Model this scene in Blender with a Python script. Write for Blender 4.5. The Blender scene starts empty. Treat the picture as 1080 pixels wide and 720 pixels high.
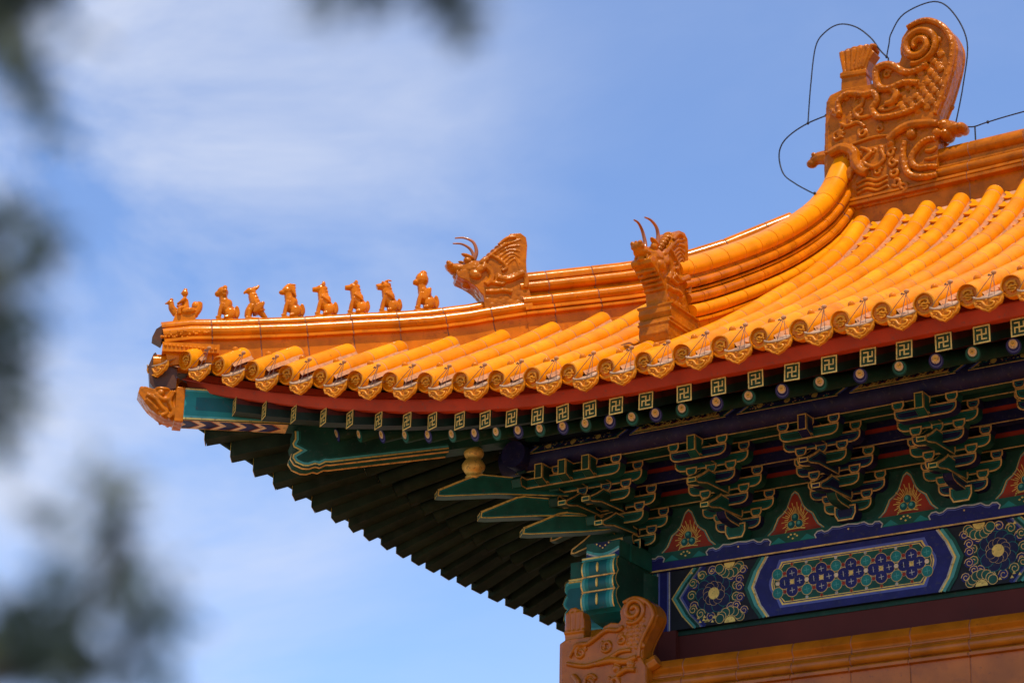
import bpy, bmesh, math, random
from mathutils import Vector, Matrix
R = math.radians
rnd = random.Random(7)
sin, cos, pi = math.sin, math.cos, math.pi

# ------------------------------------------------------------------ camera, sky, sun, exposure
scn = bpy.context.scene
YAW, PITCH, ROLL = -0.5777, 0.3873, -0.0264
fw = Vector((sin(YAW)*cos(PITCH), cos(YAW)*cos(PITCH), sin(PITCH)))
rt0 = Vector((cos(YAW), -sin(YAW), 0))
dn0 = fw.cross(rt0)
rt = rt0*cos(ROLL) + dn0*sin(ROLL)
dn = -rt0*sin(ROLL) + dn0*cos(ROLL)
cam_d = bpy.data.cameras.new("camera")
cam = bpy.data.objects.new("camera", cam_d)
scn.collection.objects.link(cam)
mw = Matrix.Identity(4)
for i in range(3):
    mw[i][0], mw[i][1], mw[i][2], mw[i][3] = rt[i], -dn[i], -fw[i], (7.9157, -13.7176, -4.7913)[i]
cam.matrix_world = mw
cam_d.sensor_width = 36
cam_d.lens = 2624.7/1080*36
cam_d.clip_start = 0.05
cam_d.clip_end = 5000
cam_d.dof.use_dof = True
cam_d.dof.focus_distance = 15.6
cam_d.dof.aperture_fstop = 3.3
scn.camera = cam
CAM = Vector((7.9157, -13.7176, -4.7913))

SUN_DIR = Vector((0.28, -0.29, 0.91)).normalized()      # towards the sun
sun_d = bpy.data.lights.new("sun", 'SUN')
sun_d.energy = 2.8
sun_d.angle = R(0.53)
sun_d.color = (1.0, 0.95, 0.87)
sun = bpy.data.objects.new("sun", sun_d)
scn.collection.objects.link(sun)
sun.rotation_euler = SUN_DIR.to_track_quat('Z', 'Y').to_euler()

world = bpy.data.worlds.new("World")
scn.world = world
world.use_nodes = True
wn, wl = world.node_tree.nodes, world.node_tree.links
bg = wn["Background"]
sky = wn.new('ShaderNodeTexSky')
sky.sky_type = 'NISHITA'
sky.sun_disc = False
sky.sun_elevation = math.asin(SUN_DIR.z)
sky.sun_rotation = math.atan2(SUN_DIR.x, SUN_DIR.y)
sky.air_density = 1.0
sky.altitude = 900
sky.dust_density = 0.3
sky.ozone_density = 2.2
bg.inputs[1].default_value = 0.135
tc = wn.new('ShaderNodeTexCoord')
mp = wn.new('ShaderNodeMapping'); mp.inputs['Scale'].default_value = (1, 1, 2.0)
mp.inputs['Rotation'].default_value = (0, 0, 0.4)
wl.new(tc.outputs['Generated'], mp.inputs['Vector'])
nz = wn.new('ShaderNodeTexNoise'); nz.inputs['Scale'].default_value = 5.5
nz.inputs['Detail'].default_value = 9; nz.inputs['Roughness'].default_value = 0.58
nz.inputs['Distortion'].default_value = 0.5
wl.new(mp.outputs[0], nz.inputs['Vector'])
nr = wn.new('ShaderNodeMapRange'); nr.inputs['From Min'].default_value = 0.36; nr.inputs['From Max'].default_value = 0.70
wl.new(nz.outputs['Fac'], nr.inputs['Value'])
# the bank of cloud lies in the west (towards -X), thinning out to the north
dp = wn.new('ShaderNodeVectorMath'); dp.operation = 'DOT_PRODUCT'
cdir = (fw - rt*0.28 - dn*0.06).normalized()
dp.inputs[1].default_value = tuple(cdir)
wl.new(tc.outputs['Generated'], dp.inputs[0])
dr = wn.new('ShaderNodeMapRange'); dr.interpolation_type = 'SMOOTHSTEP'
dr.inputs['From Min'].default_value = 0.945; dr.inputs['From Max'].default_value = 1.0
dr.inputs['To Min'].default_value = 0.10; dr.inputs['To Max'].default_value = 1.0
wl.new(dp.outputs['Value'], dr.inputs['Value'])
mu = wn.new('ShaderNodeMath'); mu.operation = 'MULTIPLY'; mu.use_clamp = True
wl.new(nr.outputs[0], mu.inputs[0]); wl.new(dr.outputs[0], mu.inputs[1])
tint = wn.new('ShaderNodeMix'); tint.data_type = 'RGBA'; tint.blend_type = 'MULTIPLY'
tint.inputs['Factor'].default_value = 1.0
tint.inputs[7].default_value = (1.03, 1.07, 1.20, 1)
wl.new(sky.outputs[0], tint.inputs[6])
mx = wn.new('ShaderNodeMix'); mx.data_type = 'RGBA'
mx.inputs[7].default_value = (3.7, 4.0, 4.8, 1)
wl.new(mu.outputs[0], mx.inputs['Factor']); wl.new(tint.outputs[2], mx.inputs[6])
wl.new(mx.outputs[2], bg.inputs[0])

vs = scn.view_settings
vs.view_transform = 'Standard'; vs.look = 'None'; vs.exposure = 0.55; vs.gamma = 1.0; vs.use_curve_mapping = False
scn.cycles.max_bounces = 6
scn.cycles.use_denoising = True

# ------------------------------------------------------------------ materials
MATS = {}
def mat(name, col, rough=0.6, var=0.12, scale=9.0, bump=0.0, coat=0.0, metal=0.0, dark=None, spec=0.28, dirt=None, warm=False, speck=None, carve=None):
    m = bpy.data.materials.new(name); m.use_nodes = True
    n, l = m.node_tree.nodes, m.node_tree.links
    p = n['Principled BSDF']
    tcx = n.new('ShaderNodeTexCoord')
    t = n.new('ShaderNodeTexNoise'); t.inputs['Scale'].default_value = scale; t.inputs['Detail'].default_value = 5
    l.new(tcx.outputs['Object'], t.inputs['Vector'])
    r = n.new('ShaderNodeMapRange'); r.inputs['From Min'].default_value = 0.3; r.inputs['From Max'].default_value = 0.7
    l.new(t.outputs['Fac'], r.inputs['Value'])
    mixn = n.new('ShaderNodeMix'); mixn.data_type = 'RGBA'
    a = dark if dark else tuple(c*(1-var*1.6) for c in col)
    b = tuple(min(1, c*(1+var)) for c in col)
    mixn.inputs[6].default_value = (*a, 1); mixn.inputs[7].default_value = (*b, 1)
    l.new(r.outputs[0], mixn.inputs['Factor'])
    out = mixn.outputs[2]
    if dirt:
        t2 = n.new('ShaderNodeTexNoise'); t2.inputs['Scale'].default_value = dirt[1]; t2.inputs['Detail'].default_value = 8
        t2.inputs['Roughness'].default_value = 0.7
        l.new(tcx.outputs['Object'], t2.inputs['Vector'])
        r2 = n.new('ShaderNodeMapRange'); r2.inputs['From Min'].default_value = dirt[2]; r2.inputs['From Max'].default_value = dirt[2]+0.16
        r2.inputs['To Max'].default_value = dirt[3]
        l.new(t2.outputs['Fac'], r2.inputs['Value'])
        m2 = n.new('ShaderNodeMix'); m2.data_type = 'RGBA'
        m2.inputs[7].default_value = (*dirt[0], 1)
        l.new(out, m2.inputs[6]); l.new(r2.outputs[0], m2.inputs['Factor'])
        out = m2.outputs[2]
    if speck:
        t3 = n.new('ShaderNodeTexNoise'); t3.inputs['Scale'].default_value = speck[1]; t3.inputs['Detail'].default_value = 6
        t3.inputs['Roughness'].default_value = 0.75
        l.new(tcx.outputs['Object'], t3.inputs['Vector'])
        r3 = n.new('ShaderNodeMapRange'); r3.inputs['From Min'].default_value = speck[2]; r3.inputs['From Max'].default_value = speck[2]+0.07
        r3.inputs['To Max'].default_value = speck[3]
        l.new(t3.outputs['Fac'], r3.inputs['Value'])
        m3 = n.new('ShaderNodeMix'); m3.data_type = 'RGBA'; m3.inputs[7].default_value = (*speck[0], 1)
        l.new(out, m3.inputs[6]); l.new(r3.outputs[0], m3.inputs['Factor'])
        out = m3.outputs[2]
    l.new(out, p.inputs['Base Color'])
    p.inputs['Roughness'].default_value = rough
    p.inputs['Metallic'].default_value = metal
    p.inputs['Specular IOR Level'].default_value = spec
    if warm: p.inputs['Specular Tint'].default_value = (1.0, 0.72, 0.42, 1)
    if coat:
        p.inputs['Coat Weight'].default_value = coat
        p.inputs['Coat Roughness'].default_value = 0.12
    if bump:
        bt = n.new('ShaderNodeTexNoise'); bt.inputs['Scale'].default_value = scale*4; bt.inputs['Detail'].default_value = 4
        l.new(tcx.outputs['Object'], bt.inputs['Vector'])
        bn = n.new('ShaderNodeBump'); bn.inputs['Strength'].default_value = bump; bn.inputs['Distance'].default_value = 0.01
        l.new(bt.outputs['Fac'], bn.inputs['Height'])
        if carve:
            vo = n.new('ShaderNodeTexVoronoi'); vo.feature = 'SMOOTH_F1'; vo.inputs['Scale'].default_value = carve[0]; vo.inputs['Smoothness'].default_value = 0.25
            l.new(tcx.outputs['Object'], vo.inputs['Vector'])
            b2 = n.new('ShaderNodeBump'); b2.inputs['Strength'].default_value = carve[1]; b2.inputs['Distance'].default_value = 0.012; b2.invert = True
            l.new(vo.outputs['Distance'], b2.inputs['Height']); l.new(bn.outputs[0], b2.inputs['Normal'])
            l.new(b2.outputs[0], p.inputs['Normal'])
        else:
            l.new(bn.outputs[0], p.inputs['Normal'])
    MATS[name] = m
    return m
mat('yellow_glaze', (0.88, 0.262, 0.0015), 0.36, 0.10, 7, 0.10, spec=0.10, warm=True, dirt=((0.70, 0.20, 0.003), 9, 0.55, 0.7), speck=((0.30, 0.09, 0.012), 26, 0.60, 0.65))
mat('deep_yellow_glaze', (0.84, 0.235, 0.0015), 0.34, 0.12, 7, 0.10, spec=0.10, warm=True, dirt=((0.60, 0.13, 0.003), 11, 0.55, 0.7), speck=((0.30, 0.09, 0.012), 26, 0.60, 0.65))
mat('pale_yellow_glaze', (0.90, 0.31, 0.003), 0.40, 0.10, 7, 0.10, spec=0.10, warm=True, dirt=((0.72, 0.20, 0.01), 12, 0.52, 0.8), speck=((0.30, 0.09, 0.012), 26, 0.60, 0.65))
mat('amber_glaze', (0.66, 0.158, 0.0015), 0.15, 0.16, 6, 0.06, spec=0.24, warm=True, dirt=((0.36, 0.070, 0.003), 13, 0.54, 0.7), speck=((0.13, 0.040, 0.010), 30, 0.60, 0.6))
mat('orange_glaze', (0.49, 0.120, 0.002), 0.24, 0.18, 9, 0.15, spec=0.24, warm=True, dirt=((0.26, 0.060, 0.005), 14, 0.52, 0.7), speck=((0.13, 0.040, 0.010), 30, 0.60, 0.6))
mat('carved_glaze', (0.49, 0.120, 0.002), 0.24, 0.18, 9, 0.15, spec=0.24, warm=True, dirt=((0.26, 0.060, 0.005), 14, 0.52, 0.7), speck=((0.13, 0.040, 0.010), 30, 0.60, 0.6), carve=(26, 0.45))
mat('brown_glaze', (0.42, 0.122, 0.006), 0.20, 0.16, 5, 0.1, spec=0.30, dirt=((0.24, 0.062, 0.005), 7, 0.52, 0.6), speck=((0.13, 0.040, 0.010), 30, 0.60, 0.6))
mat('dark_glaze', (0.10, 0.035, 0.012), 0.4, 0.22, 8, 0.2, spec=0.2)
mat('gold_glaze', (0.74, 0.235, 0.010), 0.30, 0.2, 14, 0.2, spec=0.3, warm=True, dirt=((0.26, 0.09, 0.02), 22, 0.56, 0.55), speck=((0.13, 0.040, 0.010), 30, 0.60, 0.6))
mat('dusty_glaze', (0.50, 0.29, 0.15), 0.6, 0.25, 18, 0.2, dirt=((0.36, 0.20, 0.09), 22, 0.52, 0.6))
mat('seam', (0.34, 0.13, 0.06), 0.9, 0.25, 20, 0.2)
mat('wan_green', (0.016, 0.045, 0.008), 0.6, 0.2, 14)
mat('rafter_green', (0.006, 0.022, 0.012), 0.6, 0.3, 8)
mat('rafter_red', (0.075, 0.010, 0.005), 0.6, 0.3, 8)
mat('mortar', (0.58, 0.25, 0.10), 0.85, 0.2, 22, 0.3, dirt=((0.70, 0.25, 0.05), 14, 0.48, 0.7))
mat('grey_mortar', (0.33, 0.26, 0.22), 0.9, 0.25, 22, 0.3)
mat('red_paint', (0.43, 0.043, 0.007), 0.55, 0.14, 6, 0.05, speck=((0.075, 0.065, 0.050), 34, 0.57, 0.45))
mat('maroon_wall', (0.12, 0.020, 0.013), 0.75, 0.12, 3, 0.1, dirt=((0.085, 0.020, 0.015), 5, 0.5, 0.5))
mat('vermilion_paint', (0.32, 0.030, 0.010), 0.6, 0.15, 9, speck=((0.075, 0.065, 0.050), 34, 0.57, 0.45))
mat('green_paint', (0.008, 0.082, 0.050), 0.5, 0.2, 10, dirt=((0.02, 0.05, 0.04), 12, 0.55, 0.5), speck=((0.075, 0.065, 0.050), 34, 0.57, 0.45))
mat('dark_green_paint', (0.008, 0.052, 0.028), 0.6, 0.25, 6, dirt=((0.015, 0.03, 0.025), 9, 0.55, 0.5), speck=((0.075, 0.065, 0.050), 34, 0.57, 0.45))
mat('soffit_green_paint', (0.020, 0.034, 0.018), 0.85, 0.3, 5, spec=0.15, dirt=((0.042, 0.046, 0.030), 9, 0.52, 0.5))
mat('teal_paint', (0.012, 0.20, 0.17), 0.5, 0.12, 10, speck=((0.075, 0.065, 0.050), 34, 0.57, 0.45))
mat('light_teal_paint', (0.08, 0.34, 0.28), 0.5, 0.12, 10, speck=((0.075, 0.065, 0.050), 34, 0.57, 0.45))
mat('deep_teal_paint', (0.006, 0.10, 0.10), 0.5, 0.12, 10, speck=((0.075, 0.065, 0.050), 34, 0.57, 0.45))
mat('blue_paint', (0.014, 0.014, 0.12), 0.5, 0.18, 10, dirt=((0.02, 0.02, 0.10), 12, 0.55, 0.4), speck=((0.075, 0.065, 0.050), 34, 0.57, 0.45))
mat('navy_paint', (0.010, 0.010, 0.055), 0.55, 0.2, 10, speck=((0.075, 0.065, 0.050), 34, 0.57, 0.45))
mat('pale_blue_paint', (0.10, 0.12, 0.36), 0.5, 0.1, 10, speck=((0.075, 0.065, 0.050), 34, 0.57, 0.45))
mat('white_paint', (0.50, 0.46, 0.38), 0.6, 0.08, 10, speck=((0.20, 0.11, 0.035), 40, 0.54, 0.65))
mat('black_paint', (0.012, 0.012, 0.016), 0.6, 0.2, 10)
mat('gold_leaf', (0.90, 0.56, 0.12), 0.38, 0.15, 20, 0, 0, 0.30, speck=((0.20, 0.11, 0.035), 40, 0.54, 0.65))
mat('dim_gold', (0.85, 0.47, 0.13), 0.45, 0.25, 16, 0, 0, 0.25, speck=((0.20, 0.11, 0.035), 40, 0.54, 0.65))
mat('pearl_cream', (0.80, 0.62, 0.38), 0.5, 0.08, 12, speck=((0.20, 0.11, 0.035), 40, 0.54, 0.65))
mat('rusty_wire', (0.14, 0.055, 0.03), 0.6, 0.2, 20)
mat('iron_wire', (0.035, 0.030, 0.030), 0.6, 0.2, 20, metal=0.4)
mat('horn_brown', (0.40, 0.11, 0.02), 0.35, 0.2, 20, 0, 0.4)
mat('copper_wire', (0.16, 0.08, 0.05), 0.5, 0.2, 20, metal=0.5)
mat('bark', (0.09, 0.065, 0.05), 0.9, 0.3, 12, 0.6)
mat('needle_green', (0.05, 0.075, 0.05), 0.6, 0.35, 5)
mat('olive_needle', (0.13, 0.135, 0.045), 0.6, 0.3, 5)
mat('paving_stone', (0.36, 0.29, 0.21), 0.85, 0.15, 0.6, 0.1)
mat('plaster_red', (0.30, 0.05, 0.035), 0.85, 0.15, 1.2, 0.1)

# ------------------------------------------------------------------ mesh builder
class Frame:
    """o + u*U + v*V + w*N"""
    def __init__(s, o, U, V, N): s.o, s.U, s.V, s.N = Vector(o), Vector(U), Vector(V), Vector(N)
    def __call__(s, u, v, w=0.0): return s.o + s.U*u + s.V*v + s.N*w
class MB:
    def __init__(s): s.v = []; s.f = []; s.m = []; s.sm = []; s.mats = []
    def mi(s, name):
        if name not in s.mats: s.mats.append(name)
        return s.mats.index(name)
    def add(s, verts, faces, m, smooth=False):
        b = len(s.v); s.v += [tuple(x) for x in verts]
        k = s.mi(m)
        for f in faces:
            s.f.append([b+i for i in f]); s.m.append(k); s.sm.append(smooth)
    def poly(s, F, pts, w, m): s.add([F(p[0], p[1], w) for p in pts], [list(range(len(pts)))], m)
    def hexa(s, c, m):   # 8 corners: bottom 4 ccw, top 4
        s.add(c, [[3,2,1,0],[4,5,6,7],[0,1,5,4],[1,2,6,5],[2,3,7,6],[3,0,4,7]], m)
    def box(s, F, u0, u1, v0, v1, w0, w1, m):
        s.hexa([F(u0,v0,w0),F(u1,v0,w0),F(u1,v0,w1),F(u0,v0,w1),F(u0,v1,w0),F(u1,v1,w0),F(u1,v1,w1),F(u0,v1,w1)], m)
    def prism(s, F, pts, w0, w1, m, smooth=False, side=None):
        n = len(pts)
        s.add([F(p[0],p[1],w0) for p in pts], [list(range(n))[::-1]], m)
        s.add([F(p[0],p[1],w1) for p in pts], [list(range(n))], m)
        s.add([F(p[0],p[1],w0) for p in pts]+[F(p[0],p[1],w1) for p in pts], [[i,(i+1)%n,n+(i+1)%n,n+i] for i in range(n)], side or m, smooth)
    def ribbon(s, F, pts, width, w, m, closed=False, inset=0.0):
        n = len(pts); P = [Vector((p[0],p[1])) for p in pts]; L = []; Rr = []
        for i in range(n):
            a = P[(i-1) % n] if (closed or i > 0) else None
            b = P[(i+1) % n] if (closed or i < n-1) else None
            d1 = (P[i]-a).normalized() if a is not None else (b-P[i]).normalized()
            d2 = (b-P[i]).normalized() if b is not None else d1
            n1 = Vector((-d1.y,d1.x)); n2 = Vector((-d2.y,d2.x)); nn = (n1+n2)
            if nn.length < 1e-6: nn = n1
            nn.normalize(); k = 1/max(0.5, nn.dot(n1))
            L.append(P[i]+nn*k*(inset+width/2)); Rr.append(P[i]+nn*k*(inset-width/2))
        V = [F(p.x,p.y,w) for p in L]+[F(p.x,p.y,w) for p in Rr]
        m_ = n if closed else n-1
        s.add(V, [[i,n+i,n+(i+1)%n,(i+1)%n] for i in range(m_)], m)
    def disc(s, F, cu, cv, r, w, m, n=14, sx=1.0):
        s.poly(F, [(cu+r*sx*cos(2*pi*i/n), cv+r*sin(2*pi*i/n)) for i in range(n)], w, m)
    def ball(s, c, r, m, rot=None, seg=12, ring=8):
        if not hasattr(r, '__len__'): r = (r,r,r)
        V = []
        for j in range(1, ring):
            th = pi*j/ring
            for i in range(seg):
                ph = 2*pi*i/seg
                V.append(Vector((r[0]*sin(th)*cos(ph), r[1]*sin(th)*sin(ph), r[2]*cos(th))))
        V.append(Vector((0,0,r[2]))); V.append(Vector((0,0,-r[2])))
        if rot is not None: V = [rot @ x for x in V]
        c = Vector(c); V = [x+c for x in V]
        f = []
        for j in range(ring-2):
            for i in range(seg):
                f.append([j*seg+i, (j+1)*seg+i, (j+1)*seg+(i+1)%seg, j*seg+(i+1)%seg])
        t = len(V)-2; b = len(V)-1
        for i in range(seg):
            f.append([t, i, (i+1)%seg]); f.append([b, (ring-2)*seg+(i+1)%seg, (ring-2)*seg+i])
        s.add(V, f, m, True)
    def tube(s, pts, rad, m, seg=8, caps=True):
        P = [Vector(p) for p in pts]; n = len(P)
        if not hasattr(rad, '__len__'): rad = [rad]*n
        T = []
        for i in range(n):
            a = P[max(0,i-1)]; b = P[min(n-1,i+1)]; T.append((b-a).normalized())
        up = Vector((0,0,1)) if abs(T[0].z) < 0.9 else Vector((1,0,0))
        nrm = (up - T[0]*up.dot(T[0])).normalized(); V = []
        for i in range(n):
            nrm = (nrm - T[i]*nrm.dot(T[i]))
            if nrm.length < 1e-6: nrm = T[i].orthogonal()
            nrm.normalize(); bn = T[i].cross(nrm)
            for k in range(seg):
                a = 2*pi*k/seg; V.append(P[i]+(nrm*cos(a)+bn*sin(a))*rad[i])
        f = [[i*seg+k, i*seg+(k+1)%seg, (i+1)*seg+(k+1)%seg, (i+1)*seg+k] for i in range(n-1) for k in range(seg)]
        s.add(V, f, m, True)
        if caps:
            s.add(V[:seg], [list(range(seg))[::-1]], m); s.add(V[-seg:], [list(range(seg))], m)
    def rev(s, c, prof, m, seg=20):   # lathe about z
        c = Vector(c); n = len(prof)
        V = [c+Vector((r*cos(2*pi*k/seg), r*sin(2*pi*k/seg), z)) for r, z in prof for k in range(seg)]
        s.add(V, [[i*seg+k, i*seg+(k+1)%seg, (i+1)*seg+(k+1)%seg, (i+1)*seg+k] for i in range(n-1) for k in range(seg)], m, True)
    def sweep(s, path, prof, m, mj=None, joint=0.0, jw=0.008, smooth=False, start=0.0, caps=True):
        """prof (offset to the right of travel, height) closed polygon swept along a path, with pale joints"""
        P = [Vector(p) for p in path]; d = [0]
        for i in range(1, len(P)): d.append(d[-1]+(P[i]-P[i-1]).length)
        tot = d[-1]
        def at(x):
            x = min(max(x,0),tot)
            for i in range(1,len(P)):
                if x <= d[i]+1e-9:
                    k = (x-d[i-1])/max(1e-9,d[i]-d[i-1]); return P[i-1].lerp(P[i],k), (P[i]-P[i-1]).normalized()
            return P[-1], (P[-1]-P[-2]).normalized()
        st = [(x,0) for x in d]
        if joint:
            x = start if start > 0 else joint*0.6
            while x < tot-0.03:
                st = [q for q in st if abs(q[0]-x) > jw*1.5]
                st += [(x-jw*0.6,0),(x-jw*0.45,2),(x+jw*0.45,3),(x+jw*0.6,0)]; x += joint*(1+rnd.uniform(-.02,.02))
        st.sort(); rings = []
        for x, k in st:
            p, t = at(x)
            p2, t2 = at(x+0.02); p1, t1 = at(x-0.02); t = (t1+t2).normalized()
            h = Vector((t.y,-t.x,0)).normalized(); up = h.cross(t).normalized()
            sh = 0.96 if k else 1.0
            rings.append(([p+h*(o*sh)+up*(z if not k else z-0.003) for o,z in prof], k))
        s.weld = True; smooth = True
        n = len(prof)
        for (a,ka),(b,kb) in zip(rings, rings[1:]):
            s.add(a+b, [[i,(i+1)%n,n+(i+1)%n,n+i] for i in range(n)], mj if (ka == 2 and kb == 3 and mj) else m, smooth)
        if caps:
            s.add(rings[0][0], [list(range(n))[::-1]], m); s.add(rings[-1][0], [list(range(n))], m)
    def build(s, name, parent=None, loc=None, **props):
        me = bpy.data.meshes.new(name)
        me.from_pydata([tuple(v) for v in s.v], [], s.f)
        for x in s.mats: me.materials.append(MATS[x])
        me.polygons.foreach_set('material_index', s.m)
        me.polygons.foreach_set('use_smooth', s.sm)
        bm = bmesh.new(); bm.from_mesh(me)
        if s.weld: bmesh.ops.remove_doubles(bm, verts=bm.verts, dist=1e-5)
        bmesh.ops.recalc_face_normals(bm, faces=bm.faces)
        bm.to_mesh(me); bm.free(); me.update()
        if s.weld: me.set_sharp_from_angle(angle=R(38))
        o = bpy.data.objects.new(name, me); scn.collection.objects.link(o)
        if loc is not None: o.location = loc
        if parent is not None: o.parent = parent
        for k, v in props.items(): o[k] = v
        return o
    weld = False
    def fuse(s, name, voxel, parent=None, m='orange_glaze', smooth_it=2, **props):
        """melt the collected solids into one continuous glazed ceramic body"""
        me = bpy.data.meshes.new(name+'_solid'); me.from_pydata([tuple(v) for v in s.v], [], s.f); me.update()
        bm = bmesh.new(); bm.from_mesh(me); bmesh.ops.remove_doubles(bm, verts=bm.verts, dist=1e-6)
        bmesh.ops.recalc_face_normals(bm, faces=bm.faces); bm.to_mesh(me); bm.free()
        o = bpy.data.objects.new(name, me); scn.collection.objects.link(o)
        md = o.modifiers.new('r','REMESH'); md.mode = 'VOXEL'; md.voxel_size = voxel; md.use_smooth_shade = True
        sm = o.modifiers.new('s','SMOOTH'); sm.factor = 0.5; sm.iterations = smooth_it
        dg = bpy.context.evaluated_depsgraph_get()
        new = bpy.data.meshes.new_from_object(o.evaluated_get(dg))
        o.modifiers.clear(); o.data = new; new.name = name
        bpy.data.meshes.remove(me)
        new.materials.clear(); new.materials.append(MATS[m])
        for p in new.polygons: p.use_smooth = True
        if parent is not None: o.parent = parent
        for k, v in props.items(): o[k] = v
        return o

def empty(name, loc, label, cat, group=None):
    o = bpy.data.objects.new(name, None); scn.collection.objects.link(o)
    o.location = loc; o['label'] = label; o['category'] = cat
    if group: o['group'] = group
    o.empty_display_size = 0.2
    return o
def lerp_table(tab, x):
    if x <= tab[0][0]:
        a, b = tab[0], tab[1]
    elif x >= tab[-1][0]:
        a, b = tab[-2], tab[-1]
    else:
        for a, b in zip(tab, tab[1:]):
            if a[0] <= x <= b[0]: break
    return a[1]+(b[1]-a[1])*(x-a[0])/(b[0]-a[0])
def smooth_path(pts, n=6):
    P = [Vector(p) for p in pts]; out = []
    for i in range(len(P)-1):
        p0 = P[max(0,i-1)]; p1 = P[i]; p2 = P[i+1]; p3 = P[min(len(P)-1,i+2)]
        for k in range(n):
            t = k/n
            out.append(0.5*((2*p1)+(p2-p0)*t+(2*p0-5*p1+4*p2-p3)*t*t+(3*p1-p0-3*p2+p3)*t**3))
    out.append(P[-1]); return out

# ------------------------------------------------------------------ ground
GZ = -6.4
g = MB(); n = 48
g.add([(0,0,GZ)]+[(1500*cos(2*pi*i/n),1500*sin(2*pi*i/n),GZ) for i in range(n)], [[0,1+i,1+(i+1)%n] for i in range(n)], 'paving_stone')
g.build('ground', kind='structure')

# ------------------------------------------------------------------ the hall: shape functions
XE, YE = 6.2, 5.0            # how far the front and the side run
TP, RT = 0.252, 0.062        # tile pitch, tube radius
TOP = [(-2.40,0.415),(-2.03,0.650),(-1.59,0.906),(-1.19,1.134),(-0.98,1.260),(-0.59,1.507),(-0.366,1.659),(-0.085,1.842),(0.19,2.022),(0.40,2.180),(0.634,2.365),(0.836,2.544),(1.042,2.755),(1.25,2.98)]
def prof(y): return lerp_table(TOP, y)-RT
def tq(u): return max(0.0,(1.25-u)/3.31)
def fy(x): return -2.013-0.258*tq(x)**2        # front eave tile line
def fz(x): return 0.593+0.555*tq(x)**1.8
def lift(x): return fz(x)-prof(fy(x))
def roof_f(x, y): return prof(y)+lift(x)
def hip_y(x): return -2.3+0.92*(x+2.3)
def hip_x(y): return -2.3+(y+2.3)/0.92
# side roof: the same curve over the side plan
def sx(y): return -1.87-0.44*tq(y)**2
def sz(y): return 0.63+0.45*tq(y)**2.0
def prof_s(x): return prof(hip_y(x)) if x > -2.3 else prof(x)
def roof_s(x, y): return prof_s(x)+sz(y)-prof_s(sx(y))

HALL = empty('temple_hall', (2.0,1.5,GZ), 'red and green painted hall corner under an upturned yellow tiled roof', 'temple')
def part(b, name, parent=None, **k):
    o = b.build(name, **k); o.parent = parent or HALL
    if parent is None: o.matrix_parent_inverse = Matrix.Translation(-HALL.location)
    return o
def adopt(o, parent=None):
    o.parent = parent or HALL
    if parent is None: o.matrix_parent_inverse = Matrix.Translation(-HALL.location)
    return o

# ------------------------------------------------------------------ tiled roof slopes
def tile_row(path, lat, joint0):
    """a row of half-round tube tiles; path runs from the eave up; lat is the sideways direction"""
    b = MB(); P = [Vector(p) for p in path]; d = [0]
    for i in range(1,len(P)): d.append(d[-1]+(P[i]-P[i-1]).length)
    tot = d[-1]
    def at(x):
        x = min(max(x,0),tot)
        for i in range(1,len(P)):
            if x <= d[i]+1e-9:
                return P[i-1].lerp(P[i],(x-d[i-1])/max(1e-9,d[i]-d[i-1]))
        return P[-1]
    def tan(x): return (at(min(tot,x+.03))-at(max(0,x-.03))).normalized()
    lat = Vector(lat); NA = 12
    st = []; x = 0.0
    joints = []
    xj = joint0
    while xj < tot-0.05: joints.append(xj); xj += 0.285*(1+rnd.uniform(-.03,.03))
    base = [i*0.07 for i in range(int(tot/0.07)+1)]+[tot]
    st = [(x, RT, 0) for x in base if all(abs(x-j) > 0.022 for j in joints)]
    tone = 0
    for j in joints:
        st += [(j-0.020,RT*0.985,0),(j-0.003,RT*0.985,1),(j+0.004,RT*0.992,2),(j+0.0045,RT*1.018,0),(j+0.020,RT*1.01,0)]
    st.sort()
    rings = []
    jit = rnd.uniform(-.003,.003)
    for x, r, k in st:
        p = at(x)+lat*jit*sin(x*3); t = tan(x); up = lat.cross(t); up = up if up.z > 0 else -up
        rings.append(([p+lat*(r*cos(a))+up*(r*sin(a)) for a in [pi*(-0.12+1.24*q/NA) for q in range(NA+1)]], k))
    tone = 'yellow_glaze'
    for (a,ka),(c,kc) in zip(rings,rings[1:]):
        if ka == 2: tone = rnd.choice(('yellow_glaze','yellow_glaze','yellow_glaze','deep_yellow_glaze','deep_yellow_glaze','pale_yellow_glaze'))
        b.add(a+c, [[i,i+1,NA+2+i,NA+1+i] for i in range(NA)], 'mortar' if (ka == 1 and kc == 2) else tone, True)
    # rounded top end bedded in mortar
    p = at(tot); t = tan(tot); up = lat.cross(t); up = up if up.z > 0 else -up
    rr = []
    for q in range(5):
        f = q/4*pi/2
        rr.append([p+t*(RT*0.55*sin(f))+lat*(RT*cos(f)*cos(a)*1.0)+up*(RT*cos(f)*sin(a)) for a in [pi*(-0.12+1.24*k/NA) for k in range(NA+1)]])
    for a, c in zip(rr, rr[1:]): b.add(a+c, [[i,i+1,NA+2+i,NA+1+i] for i in range(NA)], 'mortar', True)
    # mortar fillets along both flanks
    for sgn in (-1,1):
        V = []
        for i in range(int(tot/0.08)+2):
            x = min(tot,i*0.08+0.05); p = at(x); t = tan(x); up = lat.cross(t); up = up if up.z > 0 else -up
            wob = rnd.uniform(0,.006)
            V += [p+lat*sgn*(RT*0.99)+up*(-0.006+wob), p+lat*sgn*(RT+0.010+wob)-up*0.030]
        b.add(V, [[2*i,2*i+1,2*i+3,2*i+2] for i in range(len(V)//2-1)], 'mortar', True)
    return b

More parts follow.
